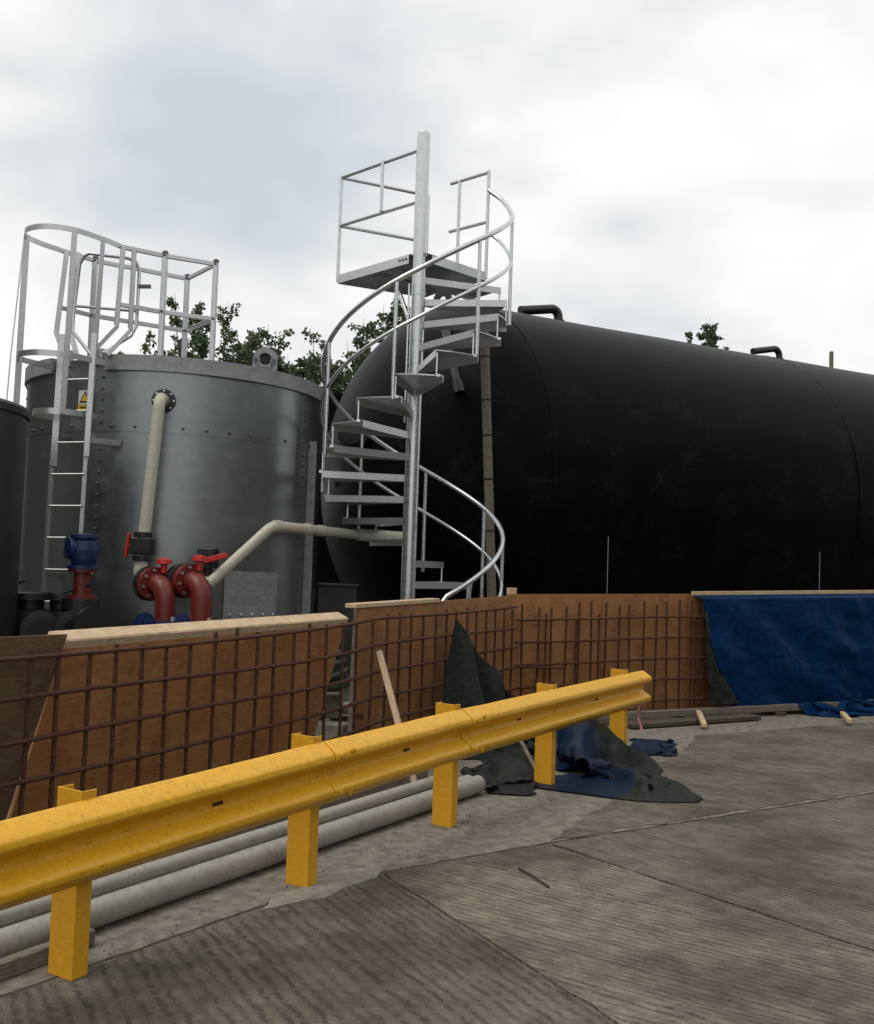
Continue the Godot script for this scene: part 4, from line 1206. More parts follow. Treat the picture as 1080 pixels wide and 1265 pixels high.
func bund_wall() -> void:
	var on = Vector3(WN.x, 0, -WN.y); var orn = Vector3(RN.x, 0, -RN.y)
	# long side: three shutters, leaning towards the steel
	var t1 = thing("shutter_panel", "grey weathered plywood shutter at the far left behind the barrier", "formwork", wl(-1.4, 0, 0), "plywood shutters of the bund wall")
	var m = MB.new()
	sheet_panel(m, wl(-2.7, -0.16, 0.0), wl(-0.30, -0.17, 0.0), wl(-0.03, -0.005, 1.185), wl(-2.7, 0.0, 1.20), on, 0.021, Vector2(0.1, 0.3))
	part("plywood_sheet", m, M.ply_grey, t1)
	m = MB.new(); m.bar(wl(-2.7, -0.06, 1.13), wl(-0.06, -0.065, 1.12), 0.05, 0.09, Vector3.UP, 0.004); part("batten", m, M.lumber_old, t1)
	var t2 = thing("shutter_panel", "brown plywood shutter with a pale timber along its top edge", "formwork", wl(1.3, -0.1, 0), "plywood shutters of the bund wall")
	m = MB.new()
	sheet_panel(m, wl(-0.22, -0.22, 0.0), wl(2.36, -0.20, 0.0), wl(2.62, -0.04, 1.17), wl(-0.02, -0.045, 1.125), on, 0.021, Vector2(0.7, 0.9))
	part("plywood_sheet", m, M.ply[0], t2)
	# top timber with a slanting sawn face
	m = MB.new()
	m.bar(wl(-0.05, -0.10, 1.135), wl(2.64, -0.095, 1.18), 0.12, 0.085, (Vector3.UP + on * 0.42).normalized(), 0.008, Vector2(0.3, 0.1))
	part("top_timber", m, M.lumber, t2)
	for s in [0.2, 1.2, 2.2]:
		m = MB.new(); m.bar(wl(s - 0.1, -0.29, 0.0), wl(s, -0.12, 1.07), 0.05, 0.09, on, 0.004); part("stud", m, M.lumber_old, t2)
	var t3 = thing("shutter_panel", "brown plywood shutter half hidden by the green sheet beside the gap", "formwork", wl(4.2, -0.08, 0), "plywood shutters of the bund wall")
	var K = wl(5.58, -0.06, 0)
	for q in 2:
		m = MB.new()
		var s0 = [2.83, 4.27][q]; var s1 = [4.265, 5.62][q]
		sheet_panel(m, wl(s0, -0.07, 0.0), wl(s1, -0.07, 0.0), wl(s1, -0.06, lerpf(1.275, 1.345, (s1 - 2.83) / 2.8)), wl(s0, -0.06, lerpf(1.275, 1.345, (s0 - 2.83) / 2.8)), on, 0.021, Vector2(1.9 + q, 1.4 + q * 0.5))
		part("plywood_sheet", m, M.ply[1 if q == 0 else 0], t3)
	m = MB.new(); m.bar(wl(2.76, -0.10, 1.285), wl(4.1, -0.10, 1.315), 0.11, 0.035, Vector3.UP, 0.004, Vector2(0.8, 0.6)); part("top_timber", m, M.lumber, t3)
	for s in [2.95, 3.9, 4.9]:
		m = MB.new(); m.bar(wl(s, -0.16, 0.0), wl(s, -0.14, 1.25), 0.05, 0.09, on, 0.004); part("stud", m, M.lumber_old, t3)
	# right-hand wall
	var t4 = thing("shutter_panel", "plain brown plywood shutter between the corner post and the blue tarpaulin", "formwork", wr(1.3, -0.08, 0), "plywood shutters of the bund wall")
	for q in 3:
		m = MB.new()
		var s0 = [-0.06, 1.165, 2.385][q]; var s1 = [1.16, 2.38, 5.9][q]
		sheet_panel(m, wr(s0, -0.08, 0.08), wr(s1, -0.08, 0.08), wr(s1, -0.075, lerpf(1.36, 1.475, s1 / 5.9)), wr(s0, -0.075, lerpf(1.36, 1.475, s0 / 5.9)), orn, 0.021, Vector2(0.4 + q * 1.3, 2.2 + q * 0.4))
		part("plywood_sheet", m, M.ply[[0, 1, 2][q]], t4)
	for s in [0.6, 1.8, 3.0, 4.2, 5.4]:
		m = MB.new(); m.bar(wr(s, -0.16, 0.0), wr(s, -0.15, 1.3), 0.05, 0.09, orn, 0.004); part("stud", m, M.lumber_old, t4)
	m = MB.new(); m.bar(wr(0.02, -0.13, 0.0), wr(0.02, -0.125, 1.425), 0.10, 0.05, orn, 0.004, Vector2(0.2, 0.2)); part("corner_post", m, M.lumber, t4)
	# sill timbers at its foot
	var sill = thing("sill_timber", "long pale timber sill lying along the foot of right plywood wall", "timber", wr(2.2, 0.10, 0))
	m = MB.new(); m.bar(wr(0.55, 0.13, 0.085), wr(6.4, 0.13, 0.085), 0.09, 0.075, Vector3.UP, 0.006, Vector2(0.5, 0.5)); part("beam", m, M.lumber_old, sill)
	for s in [1.0, 2.2, 3.6, 5.0]:
		m = MB.new(); m.bar(wr(s, -0.02, 0.024), wr(s, 0.24, 0.024), 0.09, 0.047, Vector3.UP, 0.004); part("packer", m, M.lumber_dark, sill)
	var pl = MB.new(); pl.bar(wr(1.15, 0.42, 0.035), wr(3.05, 0.33, 0.035), 0.20, 0.045, Vector3.UP, 0.005, Vector2(0.1, 0.2))
	single("dark_plank", pl, M.lumber_dark, "dark wet plank lying on the concrete before the sill timber", "plank")
	for q in 2:
		var b = MB.new()
		var a0 = [V(2.98, 0.105, 11.02), V(4.80, 0.075, 11.55)][q]; var a1 = [V(2.88, 0.05, 10.42), V(4.66, 0.06, 11.02)][q]
		b.bar(a0, a1, 0.055, 0.045, Vector3.UP, 0.004, Vector2(0.3 * q, 0.4))
		single("batten_offcut", b, M.lumber, ["pale batten end sticking out from the sill left of the tarpaulin", "pale batten end poking out from under the blue tarpaulin"][q], "timber", "batten ends at the foot of the wall")
	# reinforcement
	rng.seed = 77
	var r1 = thing("rebar_mesh", "rusty reinforcement grid in front of the left plywood shutters", "rebar", wl(2, 0.03, 0))
	var s = -2.55
	while s < 5.5:
		var b = MB.new()
		var top = (1.06 + 0.04 * (s + 2.5) / 2.0 if s < 2.6 else 1.18 + 0.02 * (s - 2.6)) + rng.randf_range(-0.03, 0.04)
		var lean = rng.randf_range(-0.015, 0.015)
		b.tube([wl(s, 0.035, 0.0), wl(s + lean, 0.04, top * 0.5), wl(s + lean * 1.4, 0.035, top)], 0.0132, 6)
		part("bar", b, M.rust, r1)
		s += 0.2 + rng.randf_range(-0.014, 0.014)
	for k in 6:
		var y = 0.06 + 0.205 * k
		for piece in [[-2.7, 2.95], [2.80, 5.52]]:
			var b = MB.new()
			var path = []
			var n = 12
			for i in n + 1:
				var ss = lerpf(piece[0], piece[1], float(i) / n)
				path.append(wl(ss, 0.058 + 0.004 * sin(ss * 3.0 + k), y - 0.045 * (1.0 - smoothstep(2.2, 3.0, ss)) + 0.018 * (ss + 2.7) + 0.008 * sin(ss * 1.7 + k * 2.0)))
			b.tube(path, 0.0132, 6)
			part("bar", b, M.rust, r1)
	# tie wires at some crossings, in the gap
	for q in [[2.72, 0.455]]:
		var b = MB.new()
		b.box(wl(q[0], 0.05, q[1]), Vector3.RIGHT, Vector3.UP, Vector3.BACK, Vector3(0.035, 0.022, 0.03), 0.008)
		part("tie", b, M.rust, r1)
	var r2 = thing("rebar_mesh", "rusty reinforcement grid in front of the right plywood shutter", "rebar", wr(1.4, 0.03, 0))
	s = 0.08
	while s < 2.62:
		var b = MB.new()
		var top = 1.25 + 0.03 * s + (rng.randf_range(-0.03, 0.05) if rng.randf() < 0.85 else -0.24)
		var lean = rng.randf_range(-0.02, 0.02)
		b.tube([wr(s, 0.02, 0.1), wr(s + lean, 0.025, top * 0.5), wr(s + lean * 1.5, 0.02, top)], 0.0134, 6)
		part("bar", b, M.rust, r2)
		s += 0.176 + rng.randf_range(-0.008, 0.008)
	for q in [0.33, 0.72, 1.02, 2.4]:
		var b = MB.new()
		b.tube([wr(q + 0.03, 0.02, 0.1), wr(q + 0.035, 0.02, 1.1 + 0.2 * fmod(q, 0.7))], 0.0134, 6)
		part("bar", b, M.rust, r2)
	for k in 5:
		var y = 0.17 + 0.232 * k
		var b = MB.new()
		b.tube([wr(-0.02, 0.045, y), wr(0.9, 0.048, y + 0.018), wr(1.8, 0.044, y + 0.045), wr(2.75, 0.046, y + 0.055)], 0.0132, 6)
		part("bar", b, M.rust, r2)
	for k in 1:
		var b = MB.new()
		b.tube([wr(0.0, 0.06, 0.62 + 0.23 * k), wr(0.55 + 0.25 * k, 0.062, 0.60 + 0.235 * k)], 0.0132, 6)
		part("bar", b, M.rust, r2)

# ---------------------------------------------------------------- tarpaulins and sheets
func tarpaulins() -> void:
	var f1 = noise(81, 1.0, FastNoiseLite.TYPE_SIMPLEX_SMOOTH, 3)
	var fr = noise(82, 1.0, FastNoiseLite.TYPE_SIMPLEX_SMOOTH, 3)
	fr.fractal_type = FastNoiseLite.FRACTAL_RIDGED
	var orn = Vector3(RN.x, 0, -RN.y)
	# blue tarpaulin hung over the right wall
	var t = thing("blue_tarpaulin", "blue tarpaulin draped over the right end of the plywood wall", "tarpaulin", wr(4.2, 0.1, 0))
	var g = []
	var ni = 110; var nj = 60
	for i in ni + 1:
		var row = []
		for j in nj + 1:
			var v = float(j) / nj
			var s0 = 2.47 + 0.46 * v * v + 0.02 * sin(v * 9)
			var u = float(i) / ni
			var s = lerpf(s0, 6.4, u)
			var topy = lerpf(1.395, 1.49, (s - 2.4) / 4.0)
			var bot = 0.17 + 0.06 * sin(s * 1.1 + 0.3) - 0.02 * (s - 2.4)
			var y = lerpf(topy, bot, v)
			# long diagonal sags from the upper left, tighter gathers from the top right
			var dg = sin((s * 1.0 + (y - 1.4) * 1.5) * 5.2 + 2.0 * f1.get_noise_2d(s * 0.8, y))
			var gt = sin((s * 1.5 - (1.4 - y) * 1.1) * 8.0 + 1.5 * f1.get_noise_2d(s, y * 2))
			var w = smoothstep(0.0, 0.35, v)
			var off = 0.075 + 0.05 * sin(v * PI * 0.9) + w * 0.024 * dg + 0.024 * gt * exp(-v * 1.6) * smoothstep(0.35, 0.9, u) + 0.03 * f1.get_noise_2d(s * 1.3, y * 1.3) + 0.016 * (fr.get_noise_2d(s * 1.6 + y * 1.2, y * 2.2 - s * 0.8)) * w
			if v < 0.03: off = -0.06
			row.append(wr(s, maxf(off, 0.03) if v >= 0.03 else off, y))
		g.append(row)
	var m = MB.new(); m.sheet(g, 0.04, 0.03, orn, 0.003); part("sheet", m, M.tarp_blue, t)
	# its turned-back edge showing the green underside
	g = []
	for i in 13:
		var row = []
		for j in 31:
			var v = float(j) / 30
			var u = float(i) / 12
			var s0 = 2.45 + 0.10 * v
			var s1 = 2.47 + 0.50 * v * v + 0.03
			var s = lerpf(s0, s1, u)
			row.append(wr(s, 0.13 + 0.03 * sin(u * PI) + 0.025 * f1.get_noise_2d(s * 4, v * 3) + 0.02 * v, lerpf(1.22, 0.16, v)))
		g.append(row)
	m = MB.new(); m.sheet(g, 0.04, 0.03, orn, 0.003); part("turned_edge", m, M.tarp_green, t)
	# loose tail at its foot, beyond the sill
	var wp = func(q: float, off: float) -> Vector2: return KINK + RD * q + RN * off
	var low = func(c: Vector3) -> Vector3:
		var d2 = (Vector2(c.x, -c.z) - KINK).dot(RN)
		var lo = 0.012
		if d2 < 0.20: lo = 0.135
		return c if c.y >= lo else Vector3(c.x, lo, c.z)
	m = MB.new(); m.sheet(crumple([wp.call(3.95, 0.15), wp.call(6.9, 0.12), wp.call(6.9, 0.62), wp.call(4.5, 0.50)], 40, 14, 1.3, 0.14, 95, low, 55), 0.05, 0.03, Vector3.UP, 0.003); part("loose_tail", m, M.tarp_blue, t)
	# lath nailed along the top
	var lt = thing("top_lath", "long pale lath holding the blue tarpaulin along the wall top", "timber", wr(4.2, 0, 1.4))
	m = MB.new(); m.bar(wr(2.30, 0.085, 1.415), wr(6.6, 0.085, 1.52), 0.02, 0.045, Vector3.UP, 0.003, Vector2(0.2, 0.7)); part("lath", m, M.lumber, lt)
	# dark green sheet hung from the steel like half a tent
	var gs = thing("green_sheet", "dark green sheet hanging like half a tent from the rusty grid", "tarpaulin", V(0.5, 0, 8.6))
	var apex = wl(4.17, 0.09, 1.16)
	var toe = V(1.20, 0.10, 9.42)
	var nu = 27; var nv = 24
	var p = PackedVector3Array()
	var pins = []
	for j in nv:
		for i in nu:
			var u = float(i) / (nu - 1); var v = float(j) / (nv - 1)
			var e = apex.lerp(toe, u) + Vector3(0, -0.10 * sin(u * PI), 0) + Vector3(WN.x, 0, -WN.y) * 0.05 * sin(u * 21.0) * sin(u * PI)
			# gathered along the edge and hanging out over the ground
			var c = e + Vector3(0.30 * v, -0.55 * v, 0.62 * v) + Vector3(f1.get_noise_2d(u * 6, v * 6), 0, f1.get_noise_2d(u * 6 + 30, v * 6)) * 0.10 * v
			p.append(c)
			if j == 0: pins.append(i)
	var free1 = func(c: Vector3) -> Vector3:
		if c.y < 0.012: c = Vector3(c.x, 0.012, c.z)
		var d2 = (Vector2(c.x, -c.z) - WA).dot(WN)
		if d2 < 0.085: c += Vector3(WN.x, 0, -WN.y) * (0.085 - d2)
		return c
	g = settle(nu, nv, 1.95 / (nu - 1), 1.15 / (nv - 1), p, pins, 80, free1)
	m = MB.new(); m.sheet(g, 0.03, 0.03, Vector3(0.8, 0.3, 0.6), 0.003); part("sheet", m, M.tarp_green, gs)
	# crumpled sheets let fall on the concrete
	var flat = func(c: Vector3) -> Vector3: return c if c.y >= 0.012 else Vector3(c.x, 0.012, c.z)
	var mound = func(o: Vector3, r: Vector3) -> Callable:
		return func(c: Vector3) -> Vector3:
			if c.y < 0.012: c = Vector3(c.x, 0.012, c.z)
			var k = (c - o) / r
			var l = k.length()
			return o + k / l * r if l < 1.0 and l > 0.001 else c
	var cs = thing("crumpled_sheet", "crumpled black sheet on the ground behind the fourth barrier post", "tarpaulin", V(0.6, 0, 7.6))
	m = MB.new(); m.sheet(crumple([Vector2(0.36, 7.52), Vector2(0.78, 7.20), Vector2(0.98, 8.25), Vector2(0.46, 8.35)], 22, 24, 1.55, 0.26, 91, mound.call(V(0.66, 0.0, 7.8), Vector3(0.2, 0.14, 0.3))), 0.03, 0.03, Vector3.UP, 0.003); part("sheet", m, M.tarp_dark, cs)
	var ft = thing("fallen_tarpaulin", "crumpled blue and green tarpaulin spread on concrete between last two posts", "tarpaulin", V(1.3, 0, 8.2))
	g = crumple([Vector2(1.00, 7.62), Vector2(1.90, 7.16), Vector2(1.66, 9.25), Vector2(1.06, 9.45)], 25, 32, 1.55, 0.36, 92, mound.call(V(1.28, 0.02, 8.75), Vector3(0.26, 0.40, 0.62)), 75)
	var cutg = int(g.size() * 0.52)
	m = MB.new(); m.sheet(g.slice(0, cutg + 1), 0.03, 0.03, Vector3.UP, 0.003); part("sheet", m, M.tarp_teal, ft)
	m = MB.new(); m.sheet(g.slice(cutg), 0.03, 0.03, Vector3.UP, 0.003); part("green_fold", m, M.tarp_green, ft)
	var sc = thing("tarpaulin_scrap", "small blue tarpaulin scrap lying past the barrier end", "tarpaulin", V(2.05, 0, 9.2))
	m = MB.new(); m.sheet(crumple([Vector2(1.86, 9.0), Vector2(2.22, 8.86), Vector2(2.32, 9.5), Vector2(1.94, 9.58)], 18, 18, 1.5, 0.18, 94, flat, 60), 0.03, 0.03, Vector3.UP, 0.003); part("sheet", m, M.tarp_teal, sc)

# lets a sheet of nu x nv knots fall and settle; free: lowest place allowed for a knot
func settle(nu: int, nv: int, ru: float, rv: float, p: PackedVector3Array, pins: Array, steps: int, free: Callable) -> Array:
	var q = p.duplicate()
	var fixed = PackedByteArray(); fixed.resize(nu * nv)
	for k in pins: fixed[k] = 1
	var ca = PackedInt32Array(); var cb = PackedInt32Array(); var cl = PackedFloat32Array(); var cw = PackedFloat32Array()
	for j in nv:
		for i in nu:
			var k = j * nu + i
			if i + 1 < nu: ca.append(k); cb.append(k + 1); cl.append(ru); cw.append(0.5)
			if j + 1 < nv: ca.append(k); cb.append(k + nu); cl.append(rv); cw.append(0.5)
			if i + 1 < nu and j + 1 < nv:
				ca.append(k); cb.append(k + nu + 1); cl.append(sqrt(ru * ru + rv * rv)); cw.append(0.22)
			if i + 2 < nu: ca.append(k); cb.append(k + 2); cl.append(ru * 2.0); cw.append(0.06)
			if j + 2 < nv: ca.append(k); cb.append(k + nu * 2); cl.append(rv * 2.0); cw.append(0.06)
	var nc = ca.size()
	for st in steps:
		for k in nu * nv:
			if fixed[k]: continue
			var c = p[k]
			p[k] = c + (c - q[k]) * 0.94 + Vector3(0, -0.0022, 0)
			q[k] = c
		for it in 3:
			for e in nc:
				var i = ca[e]; var j = cb[e]
				var d = p[j] - p[i]
				var l = d.length()
				if l < 1e-6: continue
				d *= (l - cl[e]) / l * cw[e]
				if not fixed[i]: p[i] += d
				if not fixed[j]: p[j] -= d
		for k in nu * nv:
			if not fixed[k]:
				var c = free.call(p[k])
				if c != p[k]:
					p[k] = c; q[k] = q[k].lerp(c, 0.5)
	# finer, smooth grid for drawing
	var g = []
	var sub = 2
	for i2 in (nu - 1) * sub + 1:
		var row = []
		for j2 in (nv - 1) * sub + 1:
			var fi = float(i2) / sub; var fj = float(j2) / sub
			var i = mini(int(fi), nu - 2); var j = mini(int(fj), nv - 2)
			var cols = []
			for dj in range(-1, 3):
				var jj = clampi(j + dj, 0, nv - 1)
				var at = func(ii: int) -> Vector3: return p[jj * nu + clampi(ii, 0, nu - 1)]
				cols.append(at.call(i).cubic_interpolate(at.call(i + 1), at.call(i - 1), at.call(i + 2), fi - i))
			var c: Vector3 = cols[1].cubic_interpolate(cols[2], cols[0], cols[3], fj - j)
			c.y = maxf(c.y, 0.01)
			row.append(c)
		g.append(row)
	return g

# a crumpled sheet let go over the given four corners (x, depth), rest size larger than the corners span
func crumple(corner: Array, nu: int, nv: int, slack: float, lift: float, sd: int, free: Callable, steps := 70) -> Array:
	var f = noise(sd, 1.0, FastNoiseLite.TYPE_SIMPLEX_SMOOTH, 3)
	var p = PackedVector3Array()
	for j in nv:
		for i in nu:
			var u = float(i) / (nu - 1); var v = float(j) / (nv - 1)
			var a: Vector2 = corner[0].lerp(corner[1], u); var b: Vector2 = corner[3].lerp(corner[2], u)
			var c = a.lerp(b, v)
			c += Vector2(f.get_noise_2d(u * 4, v * 4), f.get_noise_2d(u * 4 + 40, v * 4)) * 0.09
			p.append(V(c.x, 0.08 + lift * (0.5 + 0.8 * f.get_noise_2d(u * 5 + 9, v * 5)) , c.y))
	var wu = (corner[0].distance_to(corner[1]) + corner[3].distance_to(corner[2])) / 2; var wv = (corner[0].distance_to(corner[3]) + corner[1].distance_to(corner[2])) / 2
	return settle(nu, nv, wu * slack / (nu - 1), wv * slack / (nv - 1), p, [], steps, free)

# ---------------------------------------------------------------- crash barrier
func crash_barrier() -> void:
	var t = thing("crash_barrier", "yellow corrugated steel crash barrier on five posts", "barrier", V(0.11, 0, 6.25))
	var P = [Vector2(-2.08, 2.72), Vector2(-1.36, 3.87), Vector2(-0.62, 5.02), Vector2(0.11, 6.25), Vector2(0.88, 7.53), Vector2(1.67, 8.80), Vector2(1.87, 9.12)]
	var topy = [0.64, 0.672, 0.708, 0.722, 0.722, 0.728, 0.73]
	var dirn = (P[5] - P[1]).normalized()
	var nrm = Vector2(dirn.y, -dirn.x)
	var g3 = Vector3(nrm.x, 0, -nrm.y); var t3 = Vector3(dirn.x, 0, -dirn.y)
	# W profile: [outward, up], bottom to top
	var key = [Vector2(0.0, 0.0), Vector2(0.012, 0.004), Vector2(0.070, 0.044), Vector2(0.083, 0.066), Vector2(0.078, 0.092), Vector2(0.016, 0.130), Vector2(0.004, 0.157), Vector2(0.016, 0.184), Vector2(0.078, 0.222), Vector2(0.083, 0.248), Vector2(0.070, 0.270), Vector2(0.012, 0.310), Vector2(0.0, 0.314)]
	var prof = []
	for i in key.size() - 1:
		var a = key[maxi(i - 1, 0)]; var d = key[mini(i + 2, key.size() - 1)]
		for k in 4:
			var q: Vector2 = key[i].cubic_interpolate(key[i + 1], a, d, k / 4.0)
			prof.append(q)
	prof.append(key[-1])
	var along = func(s: float, off: float) -> Array:   # s counted in posts
		var i = clampi(int(s), 0, P.size() - 2)
		var f = s - i
		var p = P[i].lerp(P[i + 1], f) + nrm * off
		return [p, lerpf(topy[i], topy[i + 1], f)]
	var secs = [[0.0, 2.17, 0.0, 0.0], [2.03, 3.17, 0.0055, 0.0], [3.03, 5.95, 0.0055, 0.0]]
	var k = 0
	for sc in secs:
		var m = MB.new()
		var n = 26
		for side in 2:
			var g = []
			for i in n + 1:
				var u = float(i) / n
				var s = lerpf(sc[0], sc[1], u)
				var lap = 0.0055 * clampf((0.2 - (s - sc[0])) / 0.05 + 1.0, 0.0, 1.0) if k > 0 else 0.0
				var b = along.call(s, 0.072)
				var row = []
				for q in prof:
					var flare = 0.0
					if k == 2 and u > 0.985: flare = 0.012
					var o = q.x + lap - side * 0.0045 + flare + 0.0025 * sin(s * 7.3 + q.y * 9.0) + 0.0015 * sin(s * 17.0 + q.y * 30.0)
					row.append(V(b[0].x + nrm.x * o, b[1] - 0.314 + q.y, b[0].y + nrm.y * o))
				g.append(row)
			m.sheet(g, 0.1, 0.01, g3 * (1.0 if side == 0 else -1.0))
			if side == 1:
				pass
		# close the cut ends and the edges
		for e in [sc[0], sc[1]]:
			var b = along.call(e, 0.072)
			var lap = 0.0055 if (k > 0 and e == sc[0]) else 0.0
			var fl = 0.012 if k == 2 and e == sc[1] else 0.0
			for j in prof.size() - 1:
				var pts = []
				for q in [[prof[j], 0.0], [prof[j + 1], 0.0], [prof[j + 1], 0.0045], [prof[j], 0.0045]]:
					var o = q[0].x + lap + fl - q[1]
					pts.append(V(b[0].x + nrm.x * o, b[1] - 0.314 + q[0].y, b[0].y + nrm.y * o))
				m.quad(pts[0], pts[1], pts[2], pts[3], t3 * (-1.0 if e == sc[0] else 1.0))
		var so = part("beam", m, M.yellow, t)
		k += 1
		# splice bolts
		if k > 1:
			for q in [[0.035, 0.066], [0.035, 0.248], [0.10, 0.050], [0.10, 0.262], [0.06, 0.157], [0.035, 0.157]]:
				var b = along.call(sc[0] + q[0], 0.072)
				var ov = 0.0
				for j in prof.size() - 1:
					if q[1] >= prof[j].y and q[1] <= prof[j + 1].y: ov = prof[j].x
				var bm = MB.new()
				bm.lathe(V(b[0].x + nrm.x * (ov + 0.005), b[1] - 0.314 + q[1], b[0].y + nrm.y * (ov + 0.005)), g3, [[0.017, -0.003], [0.017, 0.004], [0.012, 0.011], [0.0, 0.013]], 10)
				part("bolt", bm, M.yellow_dirty, so)
		# slotted holes in the valley
		for q in ([0.55, 1.5] if k == 1 else ([0.55] if k == 2 else [0.55, 1.5])):
			var b = along.call(sc[0] + q, 0.072)
			var sm = MB.new()
			sm.box(V(b[0].x + nrm.x * 0.005, b[1] - 0.157, b[0].y + nrm.y * 0.005), t3, Vector3.UP, g3, Vector3(0.032, 0.008, 0.002), 0.001)
			part("slot", sm, M.rust, so)
	# posts: channel sections, web towards the viewer
	for i in range(1, 6):
		var h = topy[i] + 0.035
		var c = P[i]
		var m = MB.new()
		var cc = V(c.x, 0, c.y)
		m.box(cc + Vector3.UP * (h / 2) - t3 * 0.033, t3, Vector3.UP, g3, Vector3(0.0035, h / 2, 0.070), 0.0015)
		m.box(cc + Vector3.UP * (h / 2) + g3 * 0.0665 + t3 * 0.0035, t3, Vector3.UP, g3, Vector3(0.033, h / 2 - 0.002, 0.0035), 0.0015)
		m.box(cc + Vector3.UP * (h / 2) - g3 * 0.0665 + t3 * 0.0035, t3, Vector3.UP, g3, Vector3(0.033, h / 2 - 0.002, 0.0035), 0.0015)
		var po = part("post", m, M.yellow_dirty, t)
		var bm = MB.new()
		bm.lathe(V(c.x + nrm.x * 0.076, topy[i] - 0.157, c.y + nrm.y * 0.076), g3, [[0.016, -0.004], [0.016, 0.004], [0.011, 0.010], [0.0, 0.012]], 10)
		part("bolt", bm, M.yellow_dirty, po)

# ---------------------------------------------------------------- pipes, boards and bits lying about
func yard_litter() -> void:
	var d = Vector2(0.533, 0.846); var s = Vector2(-0.846, 0.533)
	var o = Vector2(-1.70, 3.99)
	var L0 = func(l: float, off: float, y: float) -> Vector3:
		var p = o + d * l + s * off
		return V(p.x, y, p.y)
	var pipes = [[-2.2, 3.78, 0.062, -0.05, 0.066, "thickest grey plastic pipe on the ground nearest the barrier posts"], [-2.2, 3.85, 0.050, 0.068, 0.054, "grey plastic pipe on the ground behind the thickest pipe"], [-2.2, 3.45, 0.042, 0.016, 0.146, "thin grey plastic pipe resting on top of the two others"]]
	for q in pipes:
		var m = MB.new()
		var path = []
		for i in 9:
			var l = lerpf(q[0], q[1], i / 8.0)
			path.append(L0.call(l, q[3] + 0.006 * sin(l * 1.3 + q[2] * 90), q[4] - 0.006 * (0 if i < 8 else 0)))
		m.tube(path, q[2], 22, true)
		single("grey_pipe", m, M.grey_pipe, q[5], "pipe", "grey pipes beside the barrier")
	# timber baulks behind the pipes
	for q in [[-2.0, 1.35, 0.42, 0.12, 0.12, "old grey timber baulk lying behind pipes at the left"], [1.45, 3.9, 0.45, 0.11, 0.12, "old grey timber baulk lying behind the pipes below the leaning prop"]]:
		var m = MB.new()
		m.bar(L0.call(q[0], q[2], q[4] / 2 + 0.005), L0.call(q[1], q[2] + 0.05, q[4] / 2 + 0.005), q[3], q[4], Vector3.UP, 0.008, Vector2(q[0], 0.3))
		single("timber_baulk", m, M.lumber_old, q[5], "timber", "old baulks behind the pipes")
	var ed = MB.new()
	ed.bar(L0.call(-2.0, -0.215, 0.035), L0.call(0.32, -0.19, 0.035), 0.05, 0.07, Vector3.UP, 0.006, Vector2(0.2, 0.9))
	single("edging_board", ed, M.lumber_old, "low grey edging board on the ground by the nearest post", "plank")
	# leaning prop
	var pr = MB.new()
	pr.bar(V(-0.10, 0.02, 7.30), V(-0.42, 0.93, 7.82), 0.055, 0.045, Vector3(1, 0, 0.3), 0.004, Vector2(0.4, 0.2))
	single("leaning_prop", pr, M.lumber, "pale timber prop leaning against the rusty grid by the gap", "timber")
	var pr2 = MB.new()
	pr2.bar(V(0.86, 0.02, 7.66), V(0.72, 0.26, 7.95), 0.06, 0.03, Vector3(1, 0, 0.3), 0.004, Vector2(0.1, 0.1))
	single("board_offcut", pr2, M.lumber_old, "short board offcut leaning beside the fourth barrier post", "timber")
	# seen through the gap in the wall
	var hs = thing("hose_coil", "dark green hose coil lying behind the gap in the plywood wall", "hose", V(-1.12, 0, 9.0))
	for k in 4:
		var m = MB.new()
		var path = []
		for i in 33:
			var a = TAU * i / 32.0
			path.append(V(-1.08 + (0.30 - 0.015 * k) * cos(a), 0.55 + 0.075 * k + 0.03 * sin(a * 2 + k), 9.0 + (0.30 - 0.015 * k) * sin(a)))
		m.tube(path, 0.042, 10, false)
		part("coil", m, M.hose, hs)
	var blk = thing("block_stack", "stack of grey concrete blocks under the hose behind wall gap", "blocks", V(-1.05, 0, 9.0))
	for q in [[-1.20, 0.11, 9.0, 0.1], [-0.92, 0.11, 8.75, 0.3], [-1.05, 0.335, 8.95, -0.2], [-0.70, 0.11, 9.2, 0.0]]:
		var m = MB.new()
		var a = Vector3(cos(q[3]), 0, sin(q[3]))
		m.box(V(q[0], q[1], q[2]), a, Vector3.UP, a.cross(Vector3.UP), Vector3(0.22, 0.108, 0.11), 0.008)
		part("block", m, M.verge, blk)
	for q in [[V(-1.35, 0.06, 7.7), V(-0.55, 0.10, 8.35), "pale board lying on the ground just behind the wall gap"], [V(-1.20, 0.04, 8.0), V(-0.40, 0.05, 8.75), "second pale board lying farther behind the wall gap"]]:
		var m = MB.new()
		m.bar(q[0], q[1], 0.16, 0.03, Vector3.UP, 0.004, Vector2(0.3, 0.3))
		single("loose_board", m, M.lumber_old, q[2], "plank", "boards behind the gap")
	var gp = MB.new()
	gp.tube([V(-1.6, 0.32, 8.5), V(-0.62, 0.30, 9.15)], 0.055, 16)
	single("grey_pipe", gp, M.grey_pipe, "grey pipe end seen through the gap in the plywood wall", "pipe")
	# pink tape at the barrier end
	var rb = thing("pink_ribbon", "scrap of pink tape hanging at the far end of barrier", "tape", V(1.92, 0.35, 9.2))
	var g = []
	for i in 3:
		var row = []
		for j in 15:
			var v = j / 14.0
			row.append(V(1.90 + 0.03 * v + 0.012 * i + 0.010 * sin(v * 9), 0.45 - 0.28 * v, 9.15 - 0.012 * i * cos(v * 5)))
		g.append(row)
